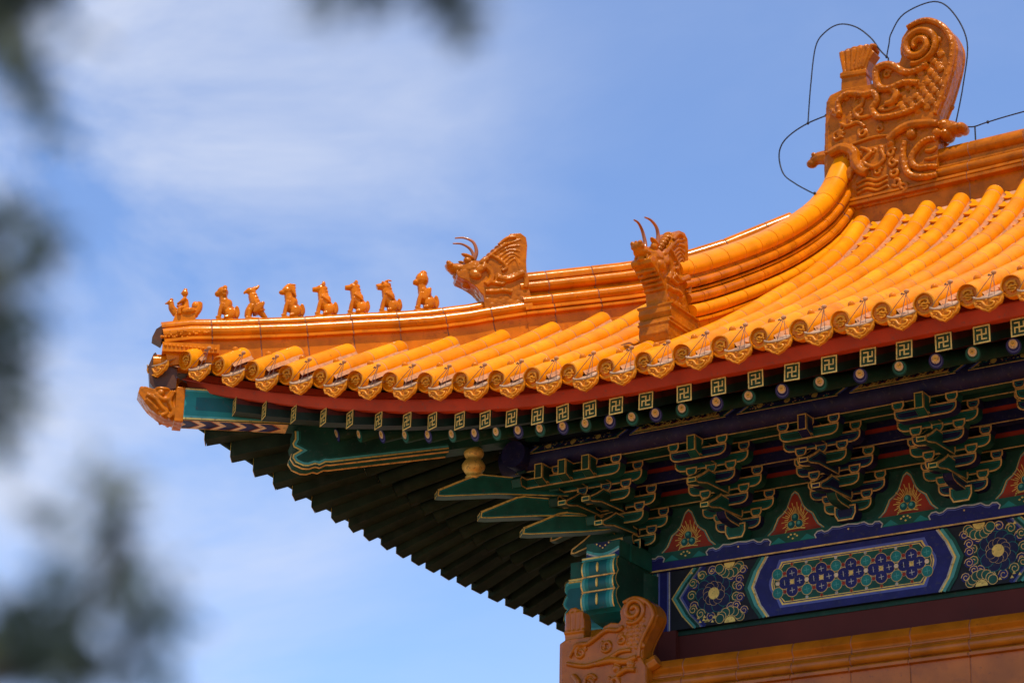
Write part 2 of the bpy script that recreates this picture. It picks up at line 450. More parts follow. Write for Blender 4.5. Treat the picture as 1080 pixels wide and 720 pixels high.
def eave_disc(p, lat, out):
    """round tile end with a coiled dragon in relief"""
    b = MB(); lat = Vector(lat); out = Vector(out).normalized(); up = out.cross(lat); up = up if up.z > 0 else -up
    out = (out+lat*rnd.uniform(-.05,.05)+up*rnd.uniform(-.05,.05)).normalized(); lat = (lat-out*lat.dot(out)).normalized(); up = out.cross(lat); up = up if up.z > 0 else -up
    ja = rnd.uniform(-.25,.25); lat, up = lat*cos(ja)+up*sin(ja), up*cos(ja)-lat*sin(ja)
    F = Frame(Vector(p)+out*rnd.uniform(-.006,.006), lat, up, out); n = 22; r = 0.066
    prof_ = [(r*0.97,-0.05),(r,0.0),(r*0.97,0.008),(r*0.84,0.010),(r*0.77,-0.006),(0.0,-0.006)]
    V = [F(q*cos(2*pi*k/n), q*sin(2*pi*k/n), w) for q, w in prof_ for k in range(n)]
    for i in range(len(prof_)-1):
        b.add(V[i*n:(i+2)*n], [[k,(k+1)%n,n+(k+1)%n,n+k] for k in range(n)], 'amber_glaze' if i > 2 else ('gold_glaze' if i > 1 else 'yellow_glaze'), i != 3)
    d = [(-.6,.2),(-.3,.55),(.25,.55),(.55,.2),(.3,-.05),(-.2,.1),(-.35,-.15),(0,-.3),(.4,-.35),(.15,-.6),(-.35,-.5)]
    pts = [F(u*r*.70, v*r*.70, 0.0) for u, v in d]
    b.tube(smooth_path(pts,3), [0.008]*8+[0.0075]*12+[0.0055]*11, 'gold_glaze', 5)
    for u, v in ((-.58,-.1),(.6,-.1),(0,.2),(-.1,-.62),(.5,.5),(-.55,.5)):
        b.ball(F(u*r*.70,v*r*.70,-0.001), 0.0075, 'gold_glaze', seg=6, ring=4)
    return b
def drip_tile(p, lat, out):
    """pan tile end with a pointed hanging plate"""
    b = MB(); lat = Vector(lat); out = Vector(out).normalized(); up = Vector((0,0,1))
    F = Frame(p, lat, up, out)
    hw = 0.086; out = (out+lat*rnd.uniform(-.06,.06)).normalized(); F = Frame(Vector(p)+up*rnd.uniform(-.005,.005), lat, up, out)
    rim = [(hw*cos(a)*1.0, -0.016-0.018*sin(a)) for a in [pi*k/10 for k in range(11)]]   # concave upper rim
    # hanging plate: ruyi outline
    out_l = [(hw,-0.018),(hw*1.0,-0.052),(hw*0.88,-0.076),(hw*0.64,-0.084),(hw*0.44,-0.100),(hw*0.18,-0.108),(0,-0.117)]
    plate = rim + [(-u,v) for u,v in out_l[1:-1]] + [out_l[-1]] + out_l[1:-1][::-1]
    b.prism(F, plate, -0.014, 0.0, 'gold_glaze')
    b.poly(F, [(u*.82,v*.82-.016) for u,v in plate], 0.0012, 'amber_glaze')
    for u, v in ((-.045,-.066),(.052,-.070),(-.066,-.062),(-.01,-.046)): b.ball(F(u,v,.002),.006,'gold_glaze',seg=6,ring=4)
    b.tube([F(-u*.93,v+.004,.001) for u,v in out_l[1:]]+[F(u*.93,v+.004,.001) for u,v in out_l[1:-1][::-1]], 0.006, 'gold_glaze', 5)
    pts = [F(u,v,0.002) for u,v in ((-.062,-.046),(-.034,-.054),(-.014,-.082),(.020,-.086),(.036,-.066),(.008,-.058),(.040,-.044),(.064,-.050))]
    b.tube(smooth_path(pts,3), 0.0075, 'gold_glaze', 5)
    b.tube(smooth_path([F(-.02,-.102,.002),F(0,-.096,.003),F(.02,-.102,.002)],3), 0.005, 'gold_glaze', 5)
    # the trough behind, weathered and dusty
    V = []
    for w in (0.0,-0.05,-0.12,-0.20):
        V += [F(u, v-0.001-w*0.60, w-0.002) for u,v in [(hw*cos(a), -0.016-0.018*sin(a)) for a in [pi*k/8 for k in range(9)]]]
    b.add(V, [[r_*9+i, r_*9+i+1, (r_+1)*9+i+1, (r_+1)*9+i] for r_ in range(3) for i in range(8)], 'dusty_glaze', True)
    b.tube([F(hw*.97*cos(a),-0.017-0.018*sin(a),0.001) for a in [pi*k/8 for k in range(9)]], 0.006, 'dusty_glaze', 5)
    return b
def tie_wire(p, lat, out):
    b = MB(); lat = Vector(lat); out = Vector(out).normalized(); F = Frame(p, lat, Vector((0,0,1)), out)
    k = F(0.004+rnd.uniform(-.008,.008), 0.150+rnd.uniform(-.01,.01), -0.085)
    b.ball(k, (0.017,0.014,0.013), 'mortar', seg=7, ring=5)
    b.tube(smooth_path([k+Vector((-.014,0,-.012)), k+Vector((-.03,-.01,-.016)), k+Vector((-.026,0,-.004))],3), 0.0035, 'rusty_wire', 4)
    for u, v, w, r in ((-0.080+rnd.uniform(-.006,.01),-0.024,0.004,.0020),(0.006+rnd.uniform(-.01,.01),-0.038,0.006,.0026),(0.050+rnd.uniform(-.01,.01),-0.032,0.006,.0017)):
        b.tube([k, k.lerp(F(u,v,w),.5)+Vector((0,-.004,0)), F(u,v,w)], r, 'rusty_wire', 4)
    b.tube([F(-.025,-.030,-.01),F(.040,-.027,-.01)], 0.006, 'horn_brown', 5)
    return b
def nail_cap(p, up):
    b = MB(); up = Vector(up).normalized(); q = up.to_track_quat('Z','Y').to_matrix()
    V = []
    for r, z in ((0.021,0),(0.022,0.014),(0.016,0.027),(0.006,0.033)):
        V += [Vector(p)+q@Vector((r*cos(a),r*sin(a),z)) for a in [2*pi*k/9 for k in range(9)]]
    b.add(V, [[i*9+k,i*9+(k+1)%9,(i+1)*9+(k+1)%9,(i+1)*9+k] for i in range(3) for k in range(9)]+[[27+k for k in range(9)]], 'amber_glaze', True)
    return b

def pan_sheet(b, nodes, lat, w, x0):
    """stepped, dished pan tiles between two rows"""
    P = [Vector(p) for p in nodes]; lat = Vector(lat); n = 4
    for i in range(len(P)-1):
        a, c = P[i], P[i+1]; t = (c-a).normalized(); up = lat.cross(t); up = up if up.z > 0 else -up
        lo = [a+lat*(w*k/n)+up*(-0.020-0.022*(1-(k/n)**2)+0.014) for k in range(-n,n+1)]
        hi = [c+lat*(w*k/n)+up*(-0.020-0.022*(1-(k/n)**2)-0.010) for k in range(-n,n+1)]
        b.add(lo+hi, [[k,k+1,2*n+2+k,2*n+1+k] for k in range(2*n)], 'yellow_glaze', True)
        lb = [x-up*0.022 for x in lo]
        b.add(lb+lo, [[k,k+1,2*n+2+k,2*n+1+k] for k in range(2*n)], 'amber_glaze')

def slope_path(fn, y0, y1, step):
    n = max(1,int(round((y1-y0)/step))); return [fn(y0+(y1-y0)*i/n) for i in range(n+1)]

def build_front():
    base = MB()
    xs = [3.478+TP*k for k in range(0,12)][::-1]+[3.478-TP*k for k in range(1,23)]
    # roof deck under the tiles (thick clay bed)
    cols = []
    for x in [XE, 4, 2.5, 1.3, 0.8, 0.4, 0, -0.4, -0.8, -1.2, -1.6, -2.0, -2.2]:
        ye = min(1.2, hip_y(x)) if x < 0.82 else 1.2
        y0 = fy(x)+0.012
        ys = [y0+(max(ye,y0+0.05)-y0)*k/14 for k in range(15)]
        cols.append([(x,y,roof_f(x,y)-0.062) for y in ys])
    V = [p for c in cols for p in c]
    base.add(V, [[i*15+k,i*15+k+1,(i+1)*15+k+1,(i+1)*15+k] for i in range(len(cols)-1) for k in range(14)], 'mortar', True)
    root = part(base, 'roof_slope')
    pan = MB()
    for x in xs:
        y0 = fy(x)
        yt = 1.09 if x > 0.82 else max(y0+0.10, hip_y(x)-0.15)
        pts = [(x,y,roof_f(x,y)) for y in [y0+(yt-y0)*k/max(2,int((yt-y0)/.12)) for k in range(max(2,int((yt-y0)/.12))+1)]]
        part(tile_row(pts,(1,0,0),0.27+rnd.uniform(-.02,.02)), 'tile_row', root)
        sl = 0.55; tw = -0.55*tq(x)**2*0.25
        part(eave_disc((x,y0-0.004,roof_f(x,y0)), Vector((1,0,0)), (tw,-1,-0.12)), 'eave_disc', root)
        if y0+0.16 < yt:
            part(nail_cap((x,y0+0.15,roof_f(x,y0+0.15)+RT-0.004),(0,-sl,1)), 'nail_cap', root)
        # pan and drip to the left of this row
        xm = x-TP/2
        if xm < -2.15: continue
        ym = fy(xm)
        yt2 = 1.14 if xm > 0.82 else max(ym+0.05, hip_y(xm)-0.10)
        nodes = slope_path(lambda y: (xm,y,roof_f(xm,y)), ym+0.15, max(yt2,ym+.18), 0.105)
        pan_sheet(pan, nodes, (1,0,0), TP/2-RT+0.012, 0)
        pd = (xm, ym-0.035, roof_f(xm,ym)-0.022)
        part(drip_tile(pd,(1,0,0),(tw,-1,0)), 'drip_tile', root)
        part(tie_wire(pd,(1,0,0),(0,-1,0)), 'tie_wire', root)
    part(pan, 'pan_tiles', root)
def build_side():
    base = MB(); cols = []
    for y in [YE, 3.5, 2.2, 1.3, 0.8, 0.4, 0, -0.4, -0.8, -1.2, -1.6, -2.0, -2.2]:
        xe = min(0.85, hip_x(y)); x0 = sx(y)+0.10
        xs = [x0+(max(xe,x0+.05)-x0)*k/14 for k in range(15)]
        cols.append([(x,y,roof_s(x,y)-0.062) for x in xs])
    V = [p for c in cols for p in c]
    base.add(V, [[i*15+k,i*15+k+1,(i+1)*15+k+1,(i+1)*15+k] for i in range(len(cols)-1) for k in range(14)], 'grey_mortar', True)
    root = part(base, 'roof_slope')
    pan = MB()
    ys = [-2.05+TP*k for k in range(0,28)]
    for y in ys:
        x0 = sx(y); xt = min(0.8, max(x0+0.10, hip_x(y)-0.15))
        k = max(2,int((xt-x0)/.12))
        pts = [(x,y,roof_s(x,y)) for x in [x0+(xt-x0)*i/k for i in range(k+1)]]
        part(tile_row(pts,(0,1,0),0.27), 'tile_row', root)
        part(eave_disc((x0-0.004,y,roof_s(x0,y)),(0,1,0),(-1,0,-0.3)), 'eave_disc', root)
        ym = y+TP/2; xm = sx(ym); xt2 = min(0.85,max(xm+.12,hip_x(ym)-.1))
        pan_sheet(pan, slope_path(lambda x: (x,ym,roof_s(x,ym)), xm+.09, xt2, .105), (0,1,0), TP/2-RT+.012, 0)
        part(drip_tile((xm-.035,ym,roof_s(xm,ym)-.022),(0,1,0),(-1,0,0)), 'drip_tile', root)
    part(pan, 'pan_tiles', root)
build_front(); build_side()
# back slope, out of sight from here but closing the roof
bk = MB(); V = []
for x in (0.8, XE):
    for k in range(9):
        t = k/8; V.append((x, 1.35+t*3.6, 2.85-2.1*(t**0.8)))
bk.add(V, [[k,k+1,10+k,9+k] for k in range(8)], 'yellow_glaze', True)
part(bk, 'roof_slope')
# little gable wall above the side slope
gb = MB(); gb.add([(0.84,-0.1,1.7),(0.84,1.25,3.0),(0.84,2.6,1.7)], [[0,1,2]], 'maroon_wall'); part(gb, 'gable_wall')

# ------------------------------------------------------------------ ridges
def arc(cx, cz, r, a0, a1, n, sxr=1.0): return [(cx+r*sxr*cos(R(a0+(a1-a0)*k/n)), cz+r*sin(R(a0+(a1-a0)*k/n))) for k in range(n+1)]
def mirror(half): return half + [(-o,h) for o,h in half[::-1]]
def bulge(o, h, r, k=1.0): return [(o+r*k*cos(a), h+r*sin(a)) for a in [pi/2-pi*i/9 for i in range(10)]]
pre = [(0.0,0.0),(0.03,-.005),(0.048,-.018),(0.058,-.036),(0.058,-.052),(0.040,-.062)] + bulge(0.060,-.108,.042) + [(0.045,-.152),(0.108,-.156),(0.110,-.176),(0.080,-.180),(0.080,-.33)]
post = [(0.0,0.0),(0.04,-.008),(0.062,-.030),(0.070,-.055),(0.066,-.075),(0.042,-.085)] + bulge(0.060,-.122,.035) + [(0.040,-.158),(0.044,-.192)] + bulge(0.066,-.232,.040) + [(0.045,-.273),(0.115,-.282),(0.118,-.304),(0.095,-.310),(0.120,-.322),(0.120,-.340),(0.085,-.345),(0.085,-.75)]
chj = [(0.0,0.0),(0.045,-.008),(0.072,-.034),(0.080,-.066),(0.074,-.086),(0.050,-.096)] + bulge(0.064,-.132,.035) + [(0.045,-.168),(0.086,-.174),(0.086,-.188),(0.045,-.194)] + bulge(0.072,-.233,.038) + [(0.050,-.272),(0.055,-.282)] + bulge(0.082,-.328,.044) + [(0.080,-.376),(0.130,-.384),(0.130,-.404),(0.095,-.410),(0.095,-.80)]
mrd = [(0.0,0.0),(0.045,-.008),(0.072,-.036),(0.080,-.070),(0.074,-.095),(0.058,-.108),(0.040,-.116),(0.040,-.150),(0.066,-.156),(0.066,-.170),(0.045,-.176)] + bulge(0.066,-.216,.038) + [(0.042,-.256),(0.042,-.270),(0.125,-.276),(0.128,-.296),(0.118,-.302),(0.128,-.308),(0.126,-.330),(0.075,-.336),(0.075,-.85)]
def prof_of(half): return mirror(half[1:])+[] if half[0][0] == 0 else mirror(half)
HT = [(-2.295,1.450),(-2.157,1.490),(-1.974,1.515),(-1.836,1.541),(-1.652,1.574),(-1.49,1.609),(-1.327,1.645),(-1.173,1.675),(-0.999,1.716),(-0.81,1.775),(-0.734,1.806),(-0.50,1.89)]
HT2 = [(-0.56,2.035),(-0.479,2.058),(-0.285,2.115),(-0.041,2.188),(0.235,2.285),(0.5,2.44),(0.86,2.70)]
def hip_top(x): return lerp_table(HT, x)
b = MB(); b.sweep([(x,hip_y(x),z) for x,z in HT], prof_of(pre), 'amber_glaze', 'seam', 0.31, smooth=False, start=0.33)
hr = part(b, 'hip_ridge')
b = MB(); b.sweep([(x,hip_y(x),z) for x,z in HT2], prof_of(post), 'amber_glaze', 'seam', 0.33); part(b, 'hip_ridge')
# blunt end of the hip ridge over the corner
hd = Vector((1,0.92,0)).normalized(); hl = Vector((hd.y,-hd.x,0))
b = MB(); F = Frame((-2.30,hip_y(-2.30),1.445), hd, (0,0,1), hl)
b.prism(F, [(-.040,-.120),(-.018,-.060),(.02,-.030),(.05,-.06),(.02,-.15)], -.055, .055, 'dark_glaze')          # lip tile under the cap
b.prism(F, [(0.03,-.17),(.40,-.155),(.40,-.215),(.03,-.235)], -.116, .116, 'amber_glaze')                       # carved slab
for k in range(13): b.ball(F(.05+.027*k,-.193,.116), .012, 'amber_glaze', seg=6, ring=4)
for k in range(26):
    b.ball(F(.02+.012*k,-.108+rnd.uniform(-.025,.025)+.0008*k,.098+rnd.uniform(-.004,.004)), rnd.uniform(.008,.013), 'amber_glaze', seg=6, ring=4)
b.tube([F(.30,-.262,0),F(-.02,-.285,0)], .062, 'amber_glaze', 14)                                              # end tile over the hip
b.prism(F, [(-.050,-.325),(-.022,-.235),(-.01,-.222),(.0,-.235),(-.02,-.33)], -.05, .05, 'dark_glaze')
b.prism(F, [(-.03,-.44),(-.045,-.33),(.14,-.31),(.14,-.46),(.02,-.50)], -.055, .055, 'dark_glaze')
part(b, 'ridge_end')
# corner drip under the ridge end
part(drip_tile((-2.245,-2.350,1.155),(1,0,0),(-.1,-1,0)), 'drip_tile', hr)
part(drip_tile((-2.36,-2.20,1.150),(-.2,1,0),(-1,-.3,0)), 'drip_tile', hr)
CJ = [(1.0,-1.36,1.548),(1.0,-1.19,1.630),(1.0,-0.91,1.778),(1.0,-0.51,2.002),(1.0,-0.126,2.228),(1.0,0.19,2.430),(1.0,0.49,2.640),(1.0,0.77,2.860),(1.005,0.98,3.080),(1.015,1.10,3.270),(1.02,1.13,3.330)]
cpath = smooth_path(CJ,2)
b = MB()
b.sweep(cpath, prof_of([(0.0,0.0),(.035,-.005),(.062,-.020),(.082,-.043),(.090,-.072),(.088,-.098),(.070,-.120)]), 'yellow_glaze', 'mortar', 0.27)
b.sweep(cpath, prof_of([(0.060,-.112),(.064,-.140)]+bulge(0.068,-.172,.030)+[(0.045,-.204),(0.084,-.210),(0.084,-.224),(0.045,-.230)]+bulge(0.074,-.264,.033)+[(0.050,-.300),(.05,-.32)]), 'amber_glaze', 'seam', 0.31)
b.sweep(cpath, prof_of([(0.060,-.305)]+bulge(0.084,-.346,.042)+[(0.06,-.390)]), 'yellow_glaze', 'mortar', 0.29)
b.sweep(cpath, prof_of([(0.06,-.388),(0.124,-.394),(0.124,-.410),(0.095,-.414),(0.095,-.80)]), 'deep_yellow_glaze', 'seam', 0.31)
part(b, 'gable_ridge')
b = MB(); b.sweep([(1.05,1.25,3.25),(XE,1.25,3.25)], prof_of(mrd), 'orange_glaze', 'seam', 0.42, start=0.95); part(b, 'main_ridge')

# ------------------------------------------------------------------ eave timber
def wan_face(b, F, hw, hh, w=0.002):
    """gold fretted wan sign in a frame on a square rafter end"""
    g = 'gold_leaf'; t = 0.0075
    b.box(F,-hw,hw,-hh,hh,-0.004,0.0,'wan_green')
    for a in (-1,1):
        b.box(F, a*(hw-t/2)-t/2, a*(hw-t/2)+t/2, -hh, hh, 0.0, w, g)
        b.box(F, -hw+t, hw-t, a*(hh-t/2)-t/2, a*(hh-t/2)+t/2, 0.0, w, g)
    ku, kv = hw*0.60, hh*0.60; h = t*0.5
    b.box(F,-h,h,-kv,kv,0,w,g)
    b.box(F,-ku,-h,-h,h,0,w,g); b.box(F,h,ku,-h,h,0,w,g)
    b.box(F,-ku,-h,kv-t,kv,0,w,g); b.box(F,h,ku,-kv,-kv+t,0,w,g)
    b.box(F,ku-t,ku,h,kv,0,w,g); b.box(F,-ku,-ku+t,-kv,-h,0,w,g)
def flying_rafter(p, d, slope, length, plain=False):
    """p = middle of the outer end, d = horizontal direction inwards"""
    b = MB(); d = Vector(d).normalized(); lat = Vector((-d.y,d.x,0)); hw, hh = (0.049, 0.052) if not plain else (0.066, 0.050)
    def P(a, u, v): return Vector(p)+d*a+lat*u+Vector((0,0,v+a*slope))
    L = length; z1 = 0.02
    fa, so = ('rafter_red','rafter_green') if not plain else ('soffit_green_paint','soffit_green_paint')
    b.add([P(0,-hw,-hh),P(0,hw,-hh),P(L,hw,-hh),P(L,-hw,-hh)], [[0,1,2,3]], so)
    for s in (-1,1):
        b.add([P(0,s*hw,-hh),P(L,s*hw,-hh),P(L,s*hw,z1-.02),P(0,s*hw,z1-.02)], [[0,1,2,3]], so)
        b.add([P(0,s*hw,z1-.02),P(L,s*hw,z1-.02),P(L,s*hw,hh),P(0,s*hw,hh)], [[0,1,2,3]], fa)
    b.add([P(0,-hw,hh),P(0,hw,hh),P(L,hw,hh),P(L,-hw,hh)], [[0,1,2,3]], fa)
    b.add([P(0,-hw,-hh),P(0,hw,-hh),P(0,hw,hh),P(0,-hw,hh)], [[0,1,2,3]], 'dark_green_paint')
    o = part(b,'flying_rafter')
    f = MB(); ja = rnd.uniform(-.035,.035); F = Frame(P(rnd.uniform(-.006,.004),0,0)-d*0.004, -lat*cos(ja)+Vector((0,0,sin(ja))), Vector((0,0,cos(ja)))+lat*sin(ja), -d)
    wan_face(f,F,hw,hh)
    part(f,'rafter_end',o)
def round_rafter(p, d, slope, length, blue, plain=False):
    b = MB(); d = Vector(d).normalized(); r = 0.046
    q = Vector(p)+d*length+Vector((0,0,length*slope))
    b.tube([Vector(p),q], r, 'soffit_green_paint' if plain else 'dark_green_paint', 12)
    o = part(b,'round_rafter')
    lat = Vector((-d.y,d.x,0)); f = MB(); ax = (d+Vector((0,0,slope))).normalized(); upv = ax.cross(lat); upv = upv if upv.z > 0 else -upv
    F = Frame(Vector(p)-ax*0.001, -lat, upv, -ax)
    out, mid = ('blue_paint','pale_blue_paint') if blue else ('green_paint','teal_paint')
    f.disc(F,0,0,r,0.001,out,18); f.disc(F,0,.003,r*.84,0.0018,mid,16); f.disc(F,0,.006,r*.76,0.0026,out,16)
    f.disc(F,0,.012,r*.58,0.0034,'pearl_cream',16); f.disc(F,0,.015,r*.38,0.0042,'gold_leaf',12)
    f.ribbon(F,[(-.006,.019),(-.003,.015),(.003,.015),(.006,.019)],.003,.005,'iron_wire')
    part(f,'rafter_end',o)

WX = [3.438,3.224,2.999,2.764,2.544,2.307,2.074,1.84,1.6,1.376,1.12,.92,.742,.554,.38,.195,.017,-.164,-.36,-.542,-.752,-.953,-1.15,-1.371,-1.588,-1.818,-2.05]
EX = [3.24,2.997,2.774,2.548,2.303,2.046,1.8,1.58,1.364,1.13,.948,.785,.629,.458,.298,.134,-.023,-.181,-.34,-.507,-.685,-.856,-1.032,-1.204,-1.375,-1.55]
EX = [3.45]+EX
def wp(x): return Vector((x, -(1.829+.258*tq(x)**2), .430+.50*tq(x)**2))
def ep(x): return Vector((x, -(1.41+.18*tq(x)**2), .508+.39*tq(x)**2))
wx = [3.438+.229*k for k in range(11,0,-1)]+WX
ex = [3.45+.229*k for k in range(11,0,-1)]+EX
for i, (a, c) in enumerate(zip(wx,ex)):
    w = wp(a); e = ep(c)
    c0 = c
    d = Vector((0,1,0)) if a > 1.2 else Vector((e.x-w.x, e.y-w.y, 0))
    run = (Vector((e.x-w.x,e.y-w.y,0))).length if a <= 1.2 else .42
    sl = ((e.z+.042+.022+.052)-w.z)/max(.3,run)
    flying_rafter(w, d, min(sl,.5), run+0.22)
    round_rafter(e, d, 0.42, 1.0 if a > 0.3 else 0.95, (i % 2 == 0))
# side rafters (their painted ends face away)
TY = [-1.851,-1.633,-1.433,-1.247,-1.074,-.882,-.697,-.522,-.36,-.176,-.003,.168,.336,.519,.71,.9,1.128,1.355,1.601,1.839,2.081]
TY += [2.081+.229*k for k in range(1,13)]
def wps(y): return Vector((-(1.829+.38*tq(y)**2), y-0.05, .427+.40*tq(y)**2.5))
for i, y in enumerate(TY):
    w = wps(y); t = tq(y)
    e = Vector((-(1.41+.20*t**2), y-.05+.46*t**1.5, .508+.36*t**2.3))
    d = Vector((e.x-w.x, e.y-w.y, 0)); run = d.length
    sl = ((e.z+.042+.022+.052)-w.z)/run
    flying_rafter(w, d, min(sl,.5), run+.22, True)
    round_rafter(e, d, .37, 1.0, (i % 2 == 0), True)

# boards: red fascia under the tiles, soffit boards over the rafters
def strip(b, pts, offs, m):
    n = len(offs); V = []
    for p, o in pts:
        for a, z in offs: V.append(Vector(p)+Vector(o)*a+Vector((0,0,z)))
    k = len(pts); b.add(V, [[i*n+j,i*n+(j+1)%n,(i+1)*n+(j+1)%n,(i+1)*n+j] for i in range(k-1) for j in range(n)], m)
cx = [XE-(XE+2.14)*k/60 for k in range(61)]
def outn(x):
    t = tq(x); v = Vector((-.155*t,-1,0)); return v.normalized()
b = MB(); strip(b, [((x,wp(x).y,wp(x).z), outn(x)) for x in cx], [(-.02,.054),(.035,.054),(.070,.118),(.045,.175),(-.02,.175)], 'red_paint')
strip(b, [((x,wp(x).y,wp(x).z), outn(x)) for x in cx], [(.066,.1185),(.100,.102),(.100,.110),(.066,.128)], 'red_paint')
part(b,'fascia_board')
cy = [YE-(YE+2.10)*k/50 for k in range(51)]
b = MB(); strip(b, [((wps(y).x,y,wps(y).z), (-1,0,0)) for y in cy], [(-.02,.054),(.035,.054),(.075,.150),(-.02,.150)], 'red_paint')
part(b,'fascia_board')
def corner_d(x):  # inward plan direction along the front
    t = tq(x); return Vector((0.80*t**1.1,1,0)).normalized()
b = MB(); rows = []
for x in cx:
    w = wp(x)+Vector((0,0,.0545)); d = corner_d(x)
    e = ep(x); zz = .508+.39*tq(x)**2+.042+.022+.105
    q1 = w+d*.42; q1.z = zz; q2 = w+d*.62; q2.z = zz+.10
    rows.append([w,q1,q2])
b.add([p for r_ in rows for p in r_], [[i*3+j,i*3+j+1,(i+1)*3+j+1,(i+1)*3+j] for i in range(60) for j in range(2)], 'rafter_red')
rows = []
for x in cx:
    e = ep(x)+Vector((0,0,.045))-corner_d(x)*.03; d = corner_d(x)
    rows.append([e, e+d*1.35+Vector((0,0,1.35*.42))])
b.add([p for r_ in rows for p in r_], [[i*2,i*2+1,i*2+3,i*2+2] for i in range(60)], 'rafter_red')
rows = []
for x in cx:
    e = ep(x)-corner_d(x)*.03
    rows.append([e+Vector((0,0,.047)), e+Vector((0,0,.072))])
b.add([p for r_ in rows for p in r_], [[i*2,i*2+1,i*2+3,i*2+2] for i in range(60)], 'rafter_green')
part(b,'soffit_board')
b = MB(); strip(b, [((wps(y).x,y,wps(y).z), (-1,0,0)) for y in cy], [(-.035,-.012),(-.012,-.012),(-.012,.056),(-.035,.056)], 'soffit_green_paint'); part(b,'fascia_board')
b = MB(); rows = []
for y in cy:
    w = wps(y)+Vector((0,0.05,.0545)); t = tq(y); d = Vector((1,.8*t**1.1,0)).normalized()
    q1 = w+d*.42; q1.z = .508+.36*t**2.3+.169; q2 = w+d*.60; q2.z = q1.z+.1
    rows.append([w,q1,q2])
b.add([p for r_ in rows for p in r_], [[i*3+j,i*3+j+1,(i+1)*3+j+1,(i+1)*3+j] for i in range(50) for j in range(2)], 'soffit_green_paint')
rows = []
for y in cy:
    t = tq(y); d = Vector((1,.8*t**1.1,0)).normalized()
    e = Vector((-(1.41+.2*t**2),y+.46*t**1.5,.508+.36*t**2.3+.046))-d*.03
    rows.append([e, e+d*1.35+Vector((0,0,1.35*.37))])
b.add([p for r_ in rows for p in r_], [[i*2,i*2+1,i*2+3,i*2+2] for i in range(50)], 'soffit_green_paint')
part(b,'soffit_board')

# eave purlin with its painted panels, and the tie board below it
FR = Frame((0,0,0),(1,0,0),(0,0,1),(0,-1,0))        # front: u = X, v = Z, w = out
LF = Frame((0,0,0),(0,1,0),(0,0,1),(-1,0,0))         # left side: u = Y
PZ, PR = .738, .092
b = MB(); b.tube([(-.70,-.54,PZ),(XE,-.54,PZ)], PR, 'navy_paint', 24); part(b,'eave_purlin')
b = MB(); b.tube([(-.54,-.70,PZ),(-.54,YE,PZ)], PR, 'navy_paint', 24); part(b,'eave_purlin')
b = MB()
for F, e in ((FR,XE),(LF,YE)):
    b.box(F,-.60,e,.640,.690,.51,.57,'dark_green_paint')
    b.ribbon(F,[(-.60,.683),(e,.683)],.007,.5725,'dim_gold'); b.ribbon(F,[(-.60,.645),(e,.645)],.006,.5725,'dim_gold')
    # rafter seat board above the purlin with painted flames
    b.box(F,-.75,e,.83,.95,.50,.55,'black_paint')
part(b,'tie_beam')
b = MB()
def PU(u, th, w=.0012):          # a point on the purlin: along it, and up round its face in degrees
    a = R(th); return Vector((u, -.54-(PR+w)*cos(a), PZ+(PR+w)*sin(a)))
def pq(u0, u1, t0, t1, m, w=.0012):
    b.add([PU(u0,t0,w),PU(u1,t0,w),PU(u1,(t0+t1)/2,w),PU(u0,(t0+t1)/2,w),PU(u1,t1,w),PU(u0,t1,w)],[[0,1,2,3],[3,2,4,5]],m)
x = -.45; k = 0
while x < XE-.7:
    pq(x,x+.66,8,60,'black_paint',.0006)
    pq(x-.02,x+.68,2,5,'dim_gold',.0012); pq(x-.02,x+.68,5,9,'green_paint',.0011)
    if k % 2:
        pq(x+.02,x+.64,11,14,'gold_leaf')
        for q in range(44):
            u = x+.03+.6*q/44; t0 = 14; t1 = 24+30*abs(sin(q*.41))*(.5+.5*rnd.random())
            b.add([PU(u-.010,t0,.0012+.00002*q),PU(u+.012,t0,.0012+.00002*q),PU(u+.024,t1,.0012+.00002*q),PU(u+.010,t1+4,.0012+.00002*q)],[[0,1,2,3]],'gold_leaf')
            if q % 2: b.add([PU(u-.004,22,.0024),PU(u+.006,20,.0024),PU(u+.012,30,.0024)],[[0,1,2]],'vermilion_paint')
    else:
        for q in range(90):
            u = x+.03+.6*rnd.random(); t0 = rnd.uniform(12,50); r = rnd.uniform(.003,.009)
            b.add([PU(u-r,t0,.0014),PU(u,t0-3.5*r/.006*.6,.0014),PU(u+r*1.4,t0,.0014),PU(u,t0+3*r/.006*.6,.0014)],[[0,1,2,3]],rnd.choice(('gold_leaf','dim_gold','dim_gold','teal_paint')))
        for q in (.14,.33,.52):
            b.add([PU(x+q+.022*cos(a),26+13*sin(a),.002) for a in [2*pi*h/10 for h in range(10)]],[list(range(10))],'gold_leaf')
    for du_, m in ((0,'green_paint'),(.022,'gold_leaf'),(.040,'pale_blue_paint')):
        for e_, sg in ((x+.02,-1),(x+.64,1)):
            p0 = e_+sg*du_; 
            b.add([PU(p0,9,.0016),PU(p0+.016,9,.0016),PU(p0+.05*1+.016,34,.0016),PU(p0+.05,34,.0016)],[[0,1,2,3]],m)
            b.add([PU(p0+.05,34,.0016),PU(p0+.066,34,.0016),PU(p0+.016,60,.0016),PU(p0,60,.0016)],[[0,1,2,3]],m)
    x += .78; k += 1
part(b,'painted_flame_panel')

